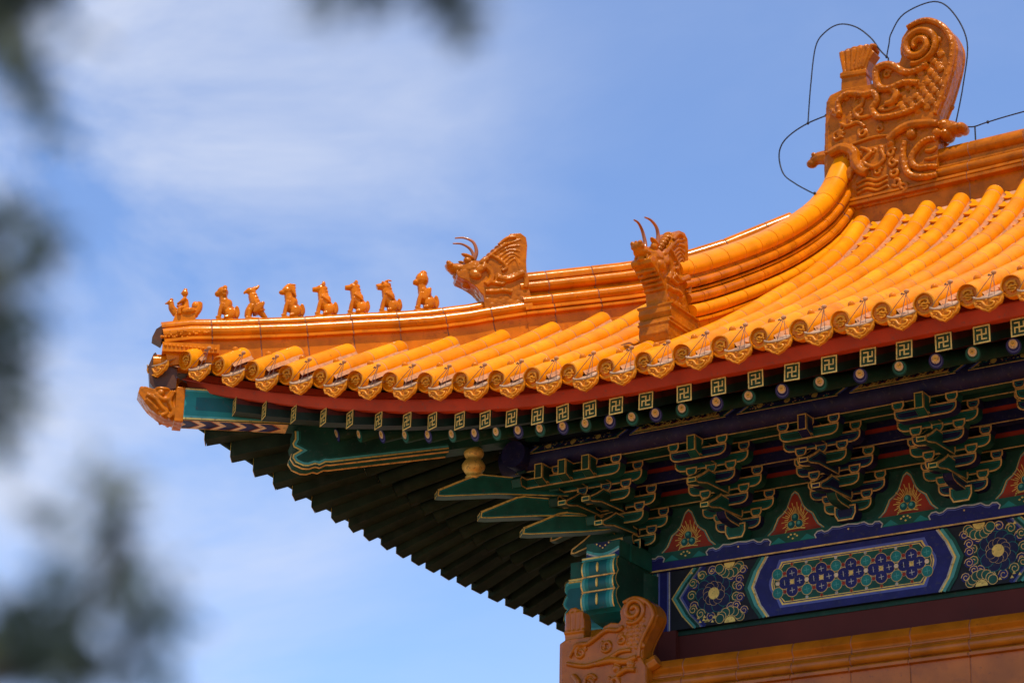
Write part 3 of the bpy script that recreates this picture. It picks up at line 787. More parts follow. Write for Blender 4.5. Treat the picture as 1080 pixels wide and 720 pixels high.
# ------------------------------------------------------------------ bracket sets
S = 0.78
def arm_profile(a, z0, h):
    """boat-shaped arm of half length a, top at z0+h"""
    pts = [(-a,z0+h),(-a,z0+h*.62)]
    for k in range(1,5):
        t = k/4; pts.append((-a+.062*(1-cos(t*pi/2)), z0+h*.62*(1-sin(t*pi/2))))
    pts += [(-u,v) for u,v in pts[::-1]]
    return pts
def outlined(b, F, pts, w0, w1, m, ol='dim_gold', t=0.0100, back=False):
    b.prism(F, pts, w0, w1, m)
    area = sum(pts[i][0]*pts[(i+1)%len(pts)][1]-pts[(i+1)%len(pts)][0]*pts[i][1] for i in range(len(pts)))
    b.ribbon(F, pts, t, w1+.0012, ol, True, inset=(t*.55 if area > 0 else -t*.55))
    if abs(area) > .008: b.ribbon(F, pts, .0038, w1+.0012, 'teal_paint', True, inset=(t*1.9 if area > 0 else -t*1.9))
    if back: b.ribbon(F, pts, t, w0-.0012, ol, True, inset=(t*.55 if area > 0 else -t*.55))
def cap_block(b, F, u, z, w0, w1, m, hw=.041, hh=.029):
    pts = [(u-hw*.62,z-hh),(u+hw*.62,z-hh),(u+hw,z-hh*.15),(u+hw,z+hh),(u-hw,z+hh),(u-hw,z-hh*.15)]
    outlined(b,F,pts,w0,w1,m)
LV = [0.300,0.410,0.512,0.622]     # block height of the four tiers
def bracket(F, odd, ends=True):
    b = MB(); ca, cb = ('green_paint','navy_paint') if odd else ('navy_paint','dark_green_paint')
    T = .034
    def arm(a, lev, w, m):
        z = LV[lev]; outlined(b,F,arm_profile(a,z-.104,.077),w-T,w+T,m)
        for u in (-a+.03,0,a-.03): cap_block(b,F,u,z,w-.038,w+.038,cb if m == ca else ca)
    # big bearing block
    outlined(b,F,[(-.052,.132),(.052,.132),(.075,.175),(.075,.232),(-.075,.232),(-.075,.175)],-.075,.075,ca)
    arm(.165,0,0,cb); arm(.262,1,0,ca)
    arm(.170,1,.18,cb); arm(.268,2,.18,ca)
    arm(.172,2,.36,cb); arm(.268,3,.36,ca)
    arm(.205,3,.54,cb)
    root = b.build('bracket_set')
    # pieces that thrust outwards: drawn in the (w,z) plane
    G = Frame(F.o, F.N, F.V, F.U)
    k = MB(); hw = .030
    outlined(k,G,[(-.05,.205),(.20,.205),(.25,.215),(.275,.240),(.275,.268),(-.05,.268)],-hw,hw,cb,back=True)
    e = MB(); 
    def beak(tip, zt, zb):
        c = MB()
        pts = [(-.05,zt+.135),(tip-.17,zt+.135),(tip-.10,zt+.088),(tip-.005,zt+.034),(tip,zt),(tip-.035,zt),(tip-.15,zt+.030),(-.05,zt+.062)]
        outlined(c,G,pts,-hw,hw,ca,back=True)
        H = Frame(G(tip+.0012,zt+.017,0),F.U,(0,0,1),F.N)
        c.box(H,-hw,hw,-.017,.017,-.002,0.0,ca)
        c.ribbon(H,[(-hw,-.016),(hw,-.016),(hw,.016),(-hw,.016)],.006,.001,'gold_leaf',True,inset=.003)
        # gilt edges of the sloping top
        for sg in (-1,1): c.tube([G(tip-.17,zt+.137,sg*hw),G(tip-.10,zt+.090,sg*hw),G(tip-.002,zt+.036,sg*hw)],.003,'dim_gold',4)
        return c
    o1 = k.build('bracket_arm'); o1.parent = root
    for tip, zt, zb in ((.49,.222,.318),(.655,.338,.425)):
        o = beak(tip,zt,zb).build('slanting_beak'); o.parent = root
    # the upright ended grasshopper head
    c = MB(); outlined(c,G,[(-.05,.535),(.60,.535),(.60,.520),(.665,.548),(.665,.652),(-.05,.652)],-hw,hw,ca,back=True)
    H = Frame(G(.666,.600,0),F.U,(0,0,1),F.N); c.box(H,-hw,hw,-.052,.052,-.001,.0004,ca)
    c.ribbon(H,[(-hw,-.052),(hw,-.052),(hw,.052),(-hw,.052)],.007,.0016,'gold_leaf',True,inset=.0035)
    o = c.build('beam_head'); o.parent = root
    return root
def copy_tree(o):
    c = o.copy(); scn.collection.objects.link(c); 
    for ch in o.children:
        d = ch.copy(); scn.collection.objects.link(d); d.parent = c
    return c
protos = [bracket(FR,False), bracket(FR,True)]
used = [0,0]
def place_bracket(i, M):
    o = protos[i] if not used[i] else copy_tree(protos[i])
    used[i] += 1
    o.parent = HALL; o.matrix_parent_inverse = Matrix.Translation(-HALL.location); o.matrix_basis = M
for k in range(1,8): place_bracket(k % 2, Matrix.Translation((S*k,0,0)))
ML = Matrix(((0,1,0,0),(-1,0,0,0),(0,0,1,0),(0,0,0,1)))   # turn the front set to face -X
ML = Matrix.Rotation(-pi/2,4,'Z')
for k in range(1,7): place_bracket(k % 2, Matrix.Translation((0,S*k,0)) @ ML)
# corner set: both facades meet, with diagonal arms
def corner_bracket():
    b = MB()
    for F, s in ((FR,1),(LF,1)):
        for w, lev, a in ((0,0,.17),(0,1,.26),(.18,1,.18),(.18,2,.27),(.36,2,.18),(.36,3,.27),(.54,3,.21)):
            z = LV[lev]
            ext = [(-w-.14,z-.025),(-w-.14,z-.06),(-w-.10,z-.098)]
            ar = arm_profile(a,z-.104,.077); half = [p for p in ar if p[0] > 0]
            pts = [(u,v) for u,v in half]+[(-w-.10,z-.025),(-w-.10,z-.098)]
            # order: right end profile then left end
            pts = half[::1]+[(-w-.10,z-.025),(-w-.12,z-.05),(-w-.10,z-.098)] if half[0][1] < half[-1][1] else half+[(-w-.10,z-.098),(-w-.12,z-.05),(-w-.10,z-.025)]
            outlined(b,F,pts,w-.034,w+.034,'green_paint' if lev % 2 else 'dark_green_paint',back=True)
            for u in (a-.03,0,-w*.5 if w > .2 else 0): cap_block(b,F,u,z,w-.038,w+.038,'navy_paint')
        outlined(b,F,[(-.06,.132),(.06,.132),(.085,.175),(.085,.232),(-.085,.232),(-.085,.175)],-.085,.085,'green_paint')
    root = part(b,'bracket_set')
    # noses thrusting out to front and side at each step line
    for F in (FR,LF):
        for u0 in (0,-.18,-.36):
            G = Frame(F(u0,0,0),F.N,F.V,F.U); hw = .030
            for tip, zt, zb in ((.49,.222,.318),(.655,.338,.425)):
                if u0 < -.1 and tip < .5: continue
                if u0 < -.3: continue
                c = MB()
                pts = [(-.05,zt+.135),(tip-.17,zt+.135),(tip-.10,zt+.088),(tip-.005,zt+.034),(tip,zt),(tip-.035,zt),(tip-.15,zt+.030),(-.05,zt+.062)]
                outlined(c,G,pts,-hw,hw,'dark_green_paint',back=True)
                H = Frame(G(tip+.0012,zt+.017,0),F.U,(0,0,1),F.N); c.box(H,-hw,hw,-.017,.017,-.002,0,'green_paint')
                c.ribbon(H,[(-hw,-.016),(hw,-.016),(hw,.016),(-hw,.016)],.006,.001,'gold_leaf',True,inset=.003)
                part(c,'slanting_beak',root)
            c = MB(); outlined(c,G,[(-.05,.535),(.60,.535),(.60,.520),(.665,.548),(.665,.652),(-.05,.652)],-hw,hw,'dark_green_paint',back=True)
            H = Frame(G(.666,.600,0),F.U,(0,0,1),F.N); c.box(H,-hw,hw,-.052,.052,-.001,.0004,'dark_green_paint')
            c.ribbon(H,[(-hw,-.052),(hw,-.052),(hw,.052),(-hw,.052)],.007,.0016,'gold_leaf',True,inset=.0035)
            part(c,'beam_head',root)
    # three diagonal beaks
    q = 1/math.sqrt(2)
    D = Frame((0,0,0),(-q,-q,0),(0,0,1),(q,-q,0)); hw = .042
    for tip, zt, zb in ((.552,.214,.285),(.756,.298,.375),(.962,.421,.50)):
        t2 = tip/q; c = MB()
        pts = [(.05,zt+.185),(t2-.30,zt+.180),(t2-.24,zt+.165),(t2-.005,zt+.042),(t2,zt),(t2-.05,zt+.002),(t2-.40,zt+.050),(.05,zt+.11)]
        pts = pts[::-1]
        outlined(c,D,pts,-hw,hw,'green_paint','gold_leaf',.0075,back=True)
        H = Frame(D(t2+.0015,zt+.02,0),(q,-q,0),(0,0,1),(-q,-q,0)); c.box(H,-hw,hw,-.02,.02,-.002,0,'green_paint')
        c.ribbon(H,[(-hw,-.019),(hw,-.019),(hw,.019),(-hw,.019)],.008,.0012,'gold_leaf',True,inset=.004)
        for sg in (-1,1): c.tube([D(t2-.30,zt+.182,sg*hw),D(t2-.24,zt+.167,sg*hw),D(t2-.002,zt+.044,sg*hw)],.0035,'gold_leaf',4)
        part(c,'slanting_beak',root)
    # gilt vase under the corner beam
    c = MB(); c.rev(D(.79/q,.072,0),[(0,.50),(.045,.50),(.055,.515),(.04,.53),(.055,.545),(.075,.575),(.078,.60),(.06,.63),(.045,.645),(.06,.66),(.068,.68),(.06,.71),(.045,.72),(.05,.745),(0,.745)],'gold_leaf')
    part(c,'gilt_vase',root)
corner_bracket()

# long boards between the bracket sets, stepping outwards, and the flame boards behind
b = MB()
for F, e in ((FR,XE),(LF,YE)):
    for w, z0, m in ((0,.435,'dark_green_paint'),(.18,.540,'navy_paint'),(.36,.648,'dark_green_paint')):
        b.box(F,-w-.1,e,z0,z0+.080,w-.03,w+.03,m)
        b.ribbon(F,[(-w-.1,z0+.006),(e,z0+.006)],.007,w+.0315,'dim_gold')
        b.box(F,-w-.1,e,z0+.080,z0+.115,w-.025,w+.022,'vermilion_paint')
        b.box(F,-w-.1,e,z0+.115,z0+.30 if w == 0 else z0+.20,w-.03,w+.02,'navy_paint')
        b.box(F,-w,e,z0+.196,z0+.204,w+.02,w+.15,'soffit_green_paint')
part(b,'bracket_tie_board')
def ogee(c, hw, z0, z1):
    h = z1-z0
    half = [(hw,z0),(hw*.98,z0+h*.05),(hw*.80,z0+h*.16),(hw*.70,z0+h*.30),(hw*.62,z0+h*.42),(hw*.42,z0+h*.52),(hw*.30,z0+h*.62),(hw*.20,z0+h*.80),(hw*.12,z0+h*.93),(0,z1)]
    return [(c+u,v) for u,v in half]+[(c-u,v) for u,v in half[:-1][::-1]]
def flame_panel(F, c):
    b = MB()
    b.box(F,c-S/2+.02,c+S/2-.02,.128,.437,-.05,-.014,'dark_green_paint')
    b.poly(F,ogee(c,.232,.131,.437),-.0128,'green_paint')
    b.poly(F,ogee(c,.205,.132,.418),-.0118,'dim_gold')
    b.poly(F,ogee(c,.196,.133,.410),-.0108,'light_teal_paint')
    b.poly(F,ogee(c,.186,.134,.402),-.0098,'vermilion_paint')
    for k in range(26):       # gilt flames round three pearls
        a = pi*(-.15+1.3*k/25); r0 = .052; r1 = .074+.022*(k % 2)+.012*sin(a)
        u0, v0 = c+r0*cos(a), .205+r0*sin(a)*1.15; u1, v1 = c+r1*cos(a+.12), .205+r1*sin(a+.12)*1.25
        b.ribbon(F,[(u0,v0),((u0+u1)/2+.003,(v0+v1)/2),(u1,v1)],.0055,-.0085,'gold_leaf')
    b.ribbon(F,[(c-.07,.158),(c-.03,.164),(c+.03,.164),(c+.07,.158)],.008,-.0085,'gold_leaf')
    for u, v in ((-.028,.192),(.028,.192),(0,.238)):
        b.disc(F,c+u,v,.030,-.0072,'gold_leaf'); b.disc(F,c+u,v,.026,-.0062,'deep_teal_paint'); b.disc(F,c+u-.004,v+.007,.012,-.0052,'light_teal_paint')
    return b
for k in range(8): part(flame_panel(FR,S*(k+.5)),'flame_panel')
for k in range(6): part(flame_panel(LF,S*(k+.5)),'flame_panel')
# plate beam with cloud motif
b = MB()
for F, e in ((FR,XE),(LF,YE)):
    b.box(F,-.30,e,.006,.128,-.14,.030,'green_paint')
    b.box(F,-.302,e,.004,.062,-.02,.0315,'blue_paint')
    b.ribbon(F,[(-.3,.008),(e,.008)],.010,.033,'dim_gold')
    for k in range(0,8):
        c = S*k
        cl = [(-.225,.062),(-.235,.085),(-.215,.105),(-.185,.108),(-.165,.094),(-.14,.098),(-.11,.118),(-.06,.112),(0,.120),(.06,.112),(.11,.118),(.14,.098),(.165,.094),(.185,.108),(.215,.105),(.235,.085),(.225,.062)]
        b.poly(F,[(c+u,v) for u,v in cl],.0335,'blue_paint'); b.ribbon(F,[(c+u,v) for u,v in cl],.008,.0345,'white_paint')
        b.ribbon(F,[(c+u,v-.013) for u,v in cl[2:-2]],.005,.0345,'pale_blue_paint')
        b.disc(F,c,.088,.006,.0345,'gold_leaf',8)
        c2 = c+S/2
        for u, v in ((-.03,.10),(.03,.10),(0,.085),(-.012,.112),(.015,.112)): b.poly(F,[(c2+u-.009,v),(c2+u,v-.007),(c2+u+.009,v),(c2+u,v+.007)],.0325,'gold_leaf')
        b.poly(F,[(c2-.16,.066),(c2-.05,.066),(c2-.10,.104)],.0322,'teal_paint'); b.poly(F,[(c2+.05,.066),(c2+.16,.066),(c2+.10,.104)],.0322,'teal_paint')
part(b,'plate_beam')

# ------------------------------------------------------------------ painted architrave beam
BAY = 3.12
def painted_beam(F, x0):
    b = MB(); Z0, Z1 = -.398, .002
    b.box(F,x0,x0+BAY,Z0,Z1,-.20,0,'black_paint')
    b.box(F,x0,x0+BAY,Z0-.030,Z0,-.20,-.035,'dark_green_paint')
    zc = -.19
    def both(fn):
        for s in (1,-1):
            fn(lambda u,v: (x0+(u if s > 0 else BAY-u), v))
    layer = [0.0012]
    def P(pts, m, X, w): b.poly(F,[X(*p) for p in pts],w,m)
    def Rb(pts, t, m, X, w, closed=False): b.ribbon(F,[X(*p) for p in pts],t,w,m,closed)
    def half(X):
        # end hoop
        P([(.10,Z0),(.27,Z0),(.27,Z1),(.10,Z1)],'blue_paint',X,.001)
        for u, t, m in ((.125,.012,'gold_leaf'),(.145,.018,'teal_paint'),(.166,.010,'white_paint'),(.178,.012,'pale_blue_paint'),(.242,.010,'pale_blue_paint'),(.254,.010,'white_paint')):
            Rb([(u,Z0),(u,Z1)],t,m,X,.002)
        P([(.265,Z0),(.86,Z0),(.86,Z1),(.265,Z1)],'black_paint',X,.0016)
        # outer chevron
        def chev(a, da):
            return [(.423+da,Z1),(.36+da,Z1-.07),(.355+da,Z1-.078),(.345+da,Z1-.085),(.268+da,zc+.004),(.345+da,Z0+.085),(.355+da,Z0+.078),(.36+da,Z0+.07),(.423+da,Z0)]
        for da, t, m in ((.008,.010,'gold_leaf'),(.026,.024,'light_teal_paint'),(.048,.020,'green_paint'),(.063,.010,'white_paint'),(.076,.016,'pale_blue_paint'),(.096,.024,'blue_paint')):
            Rb(chev(0,da),t,m,X,.0026)
        # flower wheel with half flowers above and below
        def flower(cu, cv, r, ca, n, z, clip=False):
            for k in range(n):
                a = 2*pi*k/n; uu, vv = cu+r*.66*cos(a), cv+r*.66*sin(a)
                pr = r*.30
                if vv+pr > Z1 or vv-pr < Z0: continue
                b.disc(F,*X(uu,vv),pr*1.12,z+k*.00012,'teal_paint',12); b.disc(F,*X(uu,vv),pr*1.05,z+.00006+k*.00012,ca,12)
            for k in range(n):
                a = 2*pi*(k+.5)/n; uu, vv = cu+r*.36*cos(a), cv+r*.36*sin(a); pr = r*.17
                if vv+pr > Z1 or vv-pr < Z0: continue
                b.disc(F,*X(uu,vv),pr*1.46,z+.0013+k*.00012,'dim_gold',12); b.disc(F,*X(uu,vv),pr*1.38,z+.00136+k*.00012,ca,12)
        cnt = [0]
        def curl(cu, cv, r, m, z):
            cnt[0] += 1; z += cnt[0]*.00006
            if cv+r > Z1 or cv-r < Z0: return
            b.disc(F,*X(cu,cv),r,z,m,12)
            pts = [(cu+r*(1-.75*k/12)*cos(k*.75),cv+r*(1-.75*k/12)*sin(k*.75)) for k in range(13)]
            Rb(pts,.0045,'dim_gold',X,z+.0008)
        cu = .585
        for k in range(13):
            a = 2*pi*k/13+.2; curl(cu+.165*cos(a),zc+.155*sin(a),.036,('green_paint','blue_paint')[k % 2],.0030)
        for u, v in ((.43,zc-.09),(.43,zc+.09),(.77,zc+.02),(.745,zc-.10),(.735,zc+.11),(.775,zc-.05),(.77,zc+.07),(.80,zc+.13),(.80,zc-.14)):
            curl(u,v,.032,'blue_paint' if u > .7 else 'green_paint',.0036)
        b.disc(F,*X(cu,zc),.12,.0049,'navy_paint',20); flower(cu,zc,.135,'navy_paint',10,.0050)
        b.disc(F,*X(cu,zc),.040,.0075,'gold_leaf',18)
        for sg, vv in ((1,Z1),(-1,Z0)):
            for k in range(7):
                a = pi*(k+.5)/7*sg*-1
                uu, v2 = .70+.075*cos(a), vv+.075*sin(a); pr = .030
                if v2+pr > Z1: v2 = Z1-pr-.002
                if v2-pr < Z0: v2 = Z0+pr+.002
                b.disc(F,*X(uu,v2),pr*1.1,.0052+k*.00018,'dim_gold',12); b.disc(F,*X(uu,v2),pr*.96,.0053+k*.00018,'green_paint',12)
            arcp = [(.70+.040*cos(pi*k/12),vv-sg*.040*sin(pi*k/12)) for k in range(13)]
            P(arcp,'gold_leaf',X,.0072)
        for q in range(16):
            u = cu+rnd.uniform(-.19,.22); v = rnd.choice((rnd.uniform(Z0+.02,Z0+.06),rnd.uniform(Z1-.06,Z1-.02),zc+rnd.uniform(-.1,.1) if abs(u-cu) > .14 else Z0+.03))
            P([(u-.012,v-.006),(u+.012,v-.006),(u,v+.013)],'gold_leaf',X,.0042)
        # inner chevron opening onto the long cartouche
        ch2 = [(.985,Z1),(.945,Z1-.06),(.938,Z1-.070),(.930,Z1-.078),(.880,zc),(.930,Z0+.078),(.938,Z0+.070),(.945,Z0+.06),(.985,Z0)]
        P([(1.56,Z0),(.985,Z0)]+ch2[::-1][1:-1]+[(.985,Z1),(1.56,Z1)],'blue_paint',X,.0068)
        for da, t, m in ((-.062,.022,'green_paint'),(-.038,.022,'light_teal_paint'),(-.018,.012,'gold_leaf'),(-.006,.010,'white_paint')):
            Rb([(u+da,v) for u,v in ch2],t,m,X,.0074)
        # cartouche with stepped round end
        e0, e1 = Z0+.062, Z1-.052
        def cart(d):
            return [(1.56,e1-d),(1.075+d,e1-d),(1.06+d,e1-.03-d*.5),(1.045+d,e1-.055),(1.02+d,e1-.085),(1.005+d,zc+.03),(1.0+d,zc),(1.005+d,zc-.03),(1.02+d,e0+.085),(1.045+d,e0+.055),(1.06+d,e0+.03+d*.5),(1.075+d,e0+d),(1.56,e0+d)]
        P(cart(-.016),'pale_blue_paint',X,.0080); P(cart(0),'gold_leaf',X,.0088); P(cart(.010),'blue_paint',X,.0094); P(cart(.016),'gold_leaf',X,.0100); P(cart(.022),'green_paint',X,.0106)
    both(half)
    # lattice of rosettes in the cartouche
    lo, hi = Z0+.062+.024, Z1-.052-.024; mid = (lo+hi)/2; du = .205; z = .0112
    def dot(u, v, r, m1, m2, w, n=14):
        b.disc(F,u,v,r*1.10,w,m1,n); b.disc(F,u,v,r,w+.0005,m2,n)
    def star(u, v, r, m):
        for q in (0,pi/2): b.ribbon(F,[(u-r*cos(q+.1),v-r*sin(q+.1)),(u+r*cos(q+.1),v+r*sin(q+.1))],.0045,.0126+q*.0001,m)
    for k in range(-2,3):
        uc = x0+BAY/2+k*du
        for i, (u, v) in enumerate(((0,.056),(0,-.056),(.053,0),(-.053,0))):
            dot(uc+u,mid+v,.041,'dim_gold','blue_paint',z+.0006+i*.0001); star(uc+u,mid+v,.018,'white_paint')
        dot(uc,mid,.015,'white_paint','gold_leaf',.0130)
        for su in (-1,1):
            for sv in (-1,1):
                dot(uc+su*.052,mid+sv*.060,.013,'white_paint','vermilion_paint',.0131)
            for v in (.062,-.062):
                if su > 0 or k == -2:
                    dot(uc+su*du/2,mid+v,.036,'dim_gold','teal_paint',z+.0004+.0001*(v > 0)); star(uc+su*du/2,mid+v,.018,'light_teal_paint')
            if su > 0 or k == -2: dot(uc+su*du/2,mid,.014,'gold_leaf','pearl_cream',.0133)
        for vv in (lo+.004,hi-.004): dot(uc,vv,.010,'gold_leaf','vermilion_paint',.0134)
        if k < 2:
            for vv in (lo+.004,hi-.004): dot(uc+du/2,vv,.010,'gold_leaf','white_paint',.0136)
    return b
for k in range(2): part(painted_beam(FR,BAY*k),'painted_beam')
part(painted_beam(LF,0),'painted_beam')
# beam noses crossing at the corner
def nose(F, F_side):
    b = MB()
    G = Frame(F.o, F.N, F.V, F.U)
    pr_ = [(0,.012),(.445,.012),(.47,-.005),(.475,-.06),(.455,-.085),(.475,-.115),(.488,-.15),(.470,-.182),(.450,-.195),(.470,-.215),(.480,-.26),(.455,-.305),(.40,-.345),(.30,-.372),(0,-.40)]
    b.prism(G,pr_,-.125,.125,'dark_green_paint',side='teal_paint')
    for s_, sg in ((.1262,1),(-.1262,-1)):
        F2 = Frame(G(0,0,s_),G.U,G.V,G.N*sg)
        pts = pr_ if sg > 0 else pr_
        b.ribbon(F2,pts[1:14],.010,.0010,'gold_leaf',False,inset=-.006)
    return b
def nose_side(b, G, s_, sg):
    pass
o = part(nose(FR,LF),'beam_nose')
f = MB(); H = Frame((0,-.478,0),(1,0,0),(0,0,1),(0,-1,0))
def roll(z0, z1, w):
    st = [(-.122,-.112,'gold_leaf'),(-.112,-.092,'light_teal_paint'),(-.092,-.066,'teal_paint'),(-.066,.066,'deep_teal_paint'),(.066,.092,'teal_paint'),(.092,.112,'light_teal_paint'),(.112,.122,'gold_leaf')]
    n = 8
    for u0, u1, m in st:
        V = []
        for k in range(n+1):
            t = k/n; V += [H(u0,z0+(z1-z0)*t,w*sin(pi*t)**.6), H(u1,z0+(z1-z0)*t,w*sin(pi*t)**.6)]
        f.add(V,[[2*k,2*k+1,2*k+3,2*k+2] for k in range(n)],m,True)
    f.ball(H(0,(z0+z1)/2,w),(.009,.010,(z1-z0)*.34),'gold_leaf')
roll(-.112,-.012,.020); roll(-.212,-.118,.026); roll(-.335,-.218,.024)
f.box(H,-.124,.124,-.012,.014,-.05,.008,'light_teal_paint'); f.ribbon(H,[(-.124,.006),(.124,.006)],.010,.010,'gold_leaf')
f.poly(H,[(-.10,-.011),(.10,-.011),(.10,-.004),(-.10,-.004)],.0092,'teal_paint')
for zz in (-.115,-.215):
    f.tube([H(-.124,zz,.004),H(.124,zz,.004)],.006,'dim_gold',8)
part(f,'painted_end',o)
o = part(nose(LF,FR),'beam_nose')
# painted cheek on the side nose, facing the front
f = MB(); H = Frame((0,-.1262,0),(-1,0,0),(0,0,1),(0,-1,0))
out = [(.13,.012),(.445,.012),(.47,-.005),(.475,-.06),(.455,-.085),(.475,-.115),(.488,-.15),(.470,-.182),(.450,-.195),(.470,-.215),(.480,-.26),(.455,-.305),(.40,-.345),(.30,-.372),(.13,-.385)]
def shrink(pts, k):
    cu = sum(p[0] for p in pts)/len(pts); cv = sum(p[1] for p in pts)/len(pts)
    return [(cu+(u-cu)*k,cv+(v-cv)*k) for u,v in pts]
for k, w, m in ((1.0,.001,'gold_leaf'),(.93,.0018,'light_teal_paint'),(.82,.0026,'teal_paint'),(.66,.0034,'deep_teal_paint')): f.poly(H,shrink(out,k),w,m)
f.tube([H(.13,-.012,.004),H(.44,-.010,.004)],.006,'gold_leaf',6)
part(f,'painted_end',o)
# plate beam ends above the noses
f = MB()
for Fx in (FR,LF):
    G = Frame(Fx.o,Fx.N,Fx.V,Fx.U)
    f.box(Frame(Fx(0,0,0),Fx.U,Fx.V,Fx.N),-.125,.125,.016,.126,.03,.43,'green_paint')
    H = Frame(Fx(0,0,.4305),Fx.U,Fx.V,Fx.N)
    f.poly(H,[(-.122,.018),(.122,.018),(.122,.124),(-.122,.124)],.0008,'green_paint')
    sw = [(-.122+.244*k/12,.062-.034*sin(pi*k/12)) for k in range(13)]
    f.ribbon(H,sw,.010,.0020,'white_paint'); f.ribbon(H,[(u,v+.014) for u,v in sw],.016,.0016,'light_teal_paint')
    f.poly(H,[(-.07,.124),(.07,.124),(0,.072)],.0024,'navy_paint')
    f.poly(H,[(-.122,.018),(.122,.018)]+[(u,v-.006) for u,v in sw[::-1]],.0012,'blue_paint')
    for u, v in ((0,.085),(-.02,.10),(.02,.10),(-.045,.114),(.045,.114)): f.disc(H,u,v,.006,.003,'gold_leaf',8)
part(f,'plate_beam_end')
# column, wall
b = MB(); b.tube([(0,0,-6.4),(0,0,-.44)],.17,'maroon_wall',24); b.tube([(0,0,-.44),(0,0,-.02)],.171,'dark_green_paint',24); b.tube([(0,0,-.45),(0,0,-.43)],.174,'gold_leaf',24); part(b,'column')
b = MB(); b.tube([(BAY,0,-6.4),(BAY,0,-.02)],.17,'red_paint',24); part(b,'column')
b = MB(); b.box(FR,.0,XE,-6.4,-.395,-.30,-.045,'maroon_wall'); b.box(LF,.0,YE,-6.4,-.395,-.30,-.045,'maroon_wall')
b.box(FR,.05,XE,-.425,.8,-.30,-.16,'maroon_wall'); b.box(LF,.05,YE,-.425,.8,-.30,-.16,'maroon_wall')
part(b,'wall')

# ------------------------------------------------------------------ corner beams
q = 1/math.sqrt(2)
D = Frame((0,0,0),(-q,-q,0),(0,0,1),(q,-q,0))     # u = distance out along the diagonal, w>0 faces front right
def corner_beams():
    b = MB(); hw = .085
    up = [(3.10,.762),(3.10,.985),(2.2,1.02),(.4,1.10),(.4,.86),(2.36,.800)]
    b.prism(D,up,-hw,hw,'dark_green_paint')
    o = part(b,'corner_beam')
    f = MB()
    H = Frame(D(0,0,hw),D.U,D.V,D.N)
    cheek = [(3.095,.766),(3.095,.980),(2.30,1.010),(2.36,.806)]
    for k, w, m in ((1.0,.001,'gold_leaf'),(.955,.0018,'light_teal_paint'),(.90,.0026,'teal_paint')):
        cu = 2.72; cv = .885; f.poly(H,[(cu+(u-cu)*(1-(1-k)*.35),cv+(v-cv)*(1-(1-k)*2.2)) for u,v in cheek],w,m)
    f.poly(H,[(2.98,.835),(2.98,.925),(2.36,.955),(2.42,.850)],.0036,'deep_teal_paint')
    H2 = Frame(D(0,0,-hw),D.U,D.V,-D.N); f.poly(H2,cheek,.001,'teal_paint')
    # chevrons painted on the underside
    def bot(u, w): 
        z = .762+(.800-.762)*(3.10-u)/(3.10-2.36) if u > 2.36 else .800+(.86-.80)*(2.36-u)/1.96
        return D(u,z-.0015,w)
    f.add([bot(3.09,-hw),bot(3.09,hw),bot(2.37,hw),bot(2.37,-hw)],[[0,1,2,3]],'dim_gold')
    cols = ['pearl_cream','blue_paint','navy_paint','vermilion_paint']
    u = 3.07; i = 0
    while u > 2.42:
        t = (.042,.05,.028,.012)[i % 4]
        for s_ in (-1,1):
            z = .0012
            a = [bot(u-.0,0)-Vector((0,0,z)),bot(u-t,0)-Vector((0,0,z)),bot(u-t+.06,s_*(hw-.012))-Vector((0,0,z)),bot(min(3.085,u+.06),s_*(hw-.012))-Vector((0,0,z))]
            f.add(a,[[0,1,2,3]],cols[i % 4])
        u -= t; i += 1
    part(f,'painted_panel',o)
    b = MB()
    low = [(2.335,.760),(2.33,.71),(2.345,.675),(2.335,.645),(2.30,.630),(2.335,.605),(2.34,.575),(2.315,.540),(2.26,.520),(2.22,.522),(2.18,.540),(2.15,.535),(2.11,.560),(2.08,.562),(1.30,.735),(.30,.99),(.30,1.05),(1.3,.86),(2.30,.80)]
    b.prism(D,low,-.08,.08,'dark_green_paint')
    H = Frame(D(0,0,.08),D.U,D.V,D.N); edge = low[0:15]
    b.ribbon(H,edge,.014,.0012,'light_teal_paint',inset=-.026); b.ribbon(H,edge,.010,.0018,'gold_leaf',inset=-.012); b.ribbon(H,edge,.008,.0014,'green_paint',inset=-.042)
    # fluted underside of the carved head
    for w in (-.055,-.02,.02,.055):
        b.tube([D(u,v-.002,w) for u,v in low[4:15]],.007,'dim_gold' if abs(w) > .03 else 'green_paint',5)
    part(b,'corner_beam')
corner_beams()

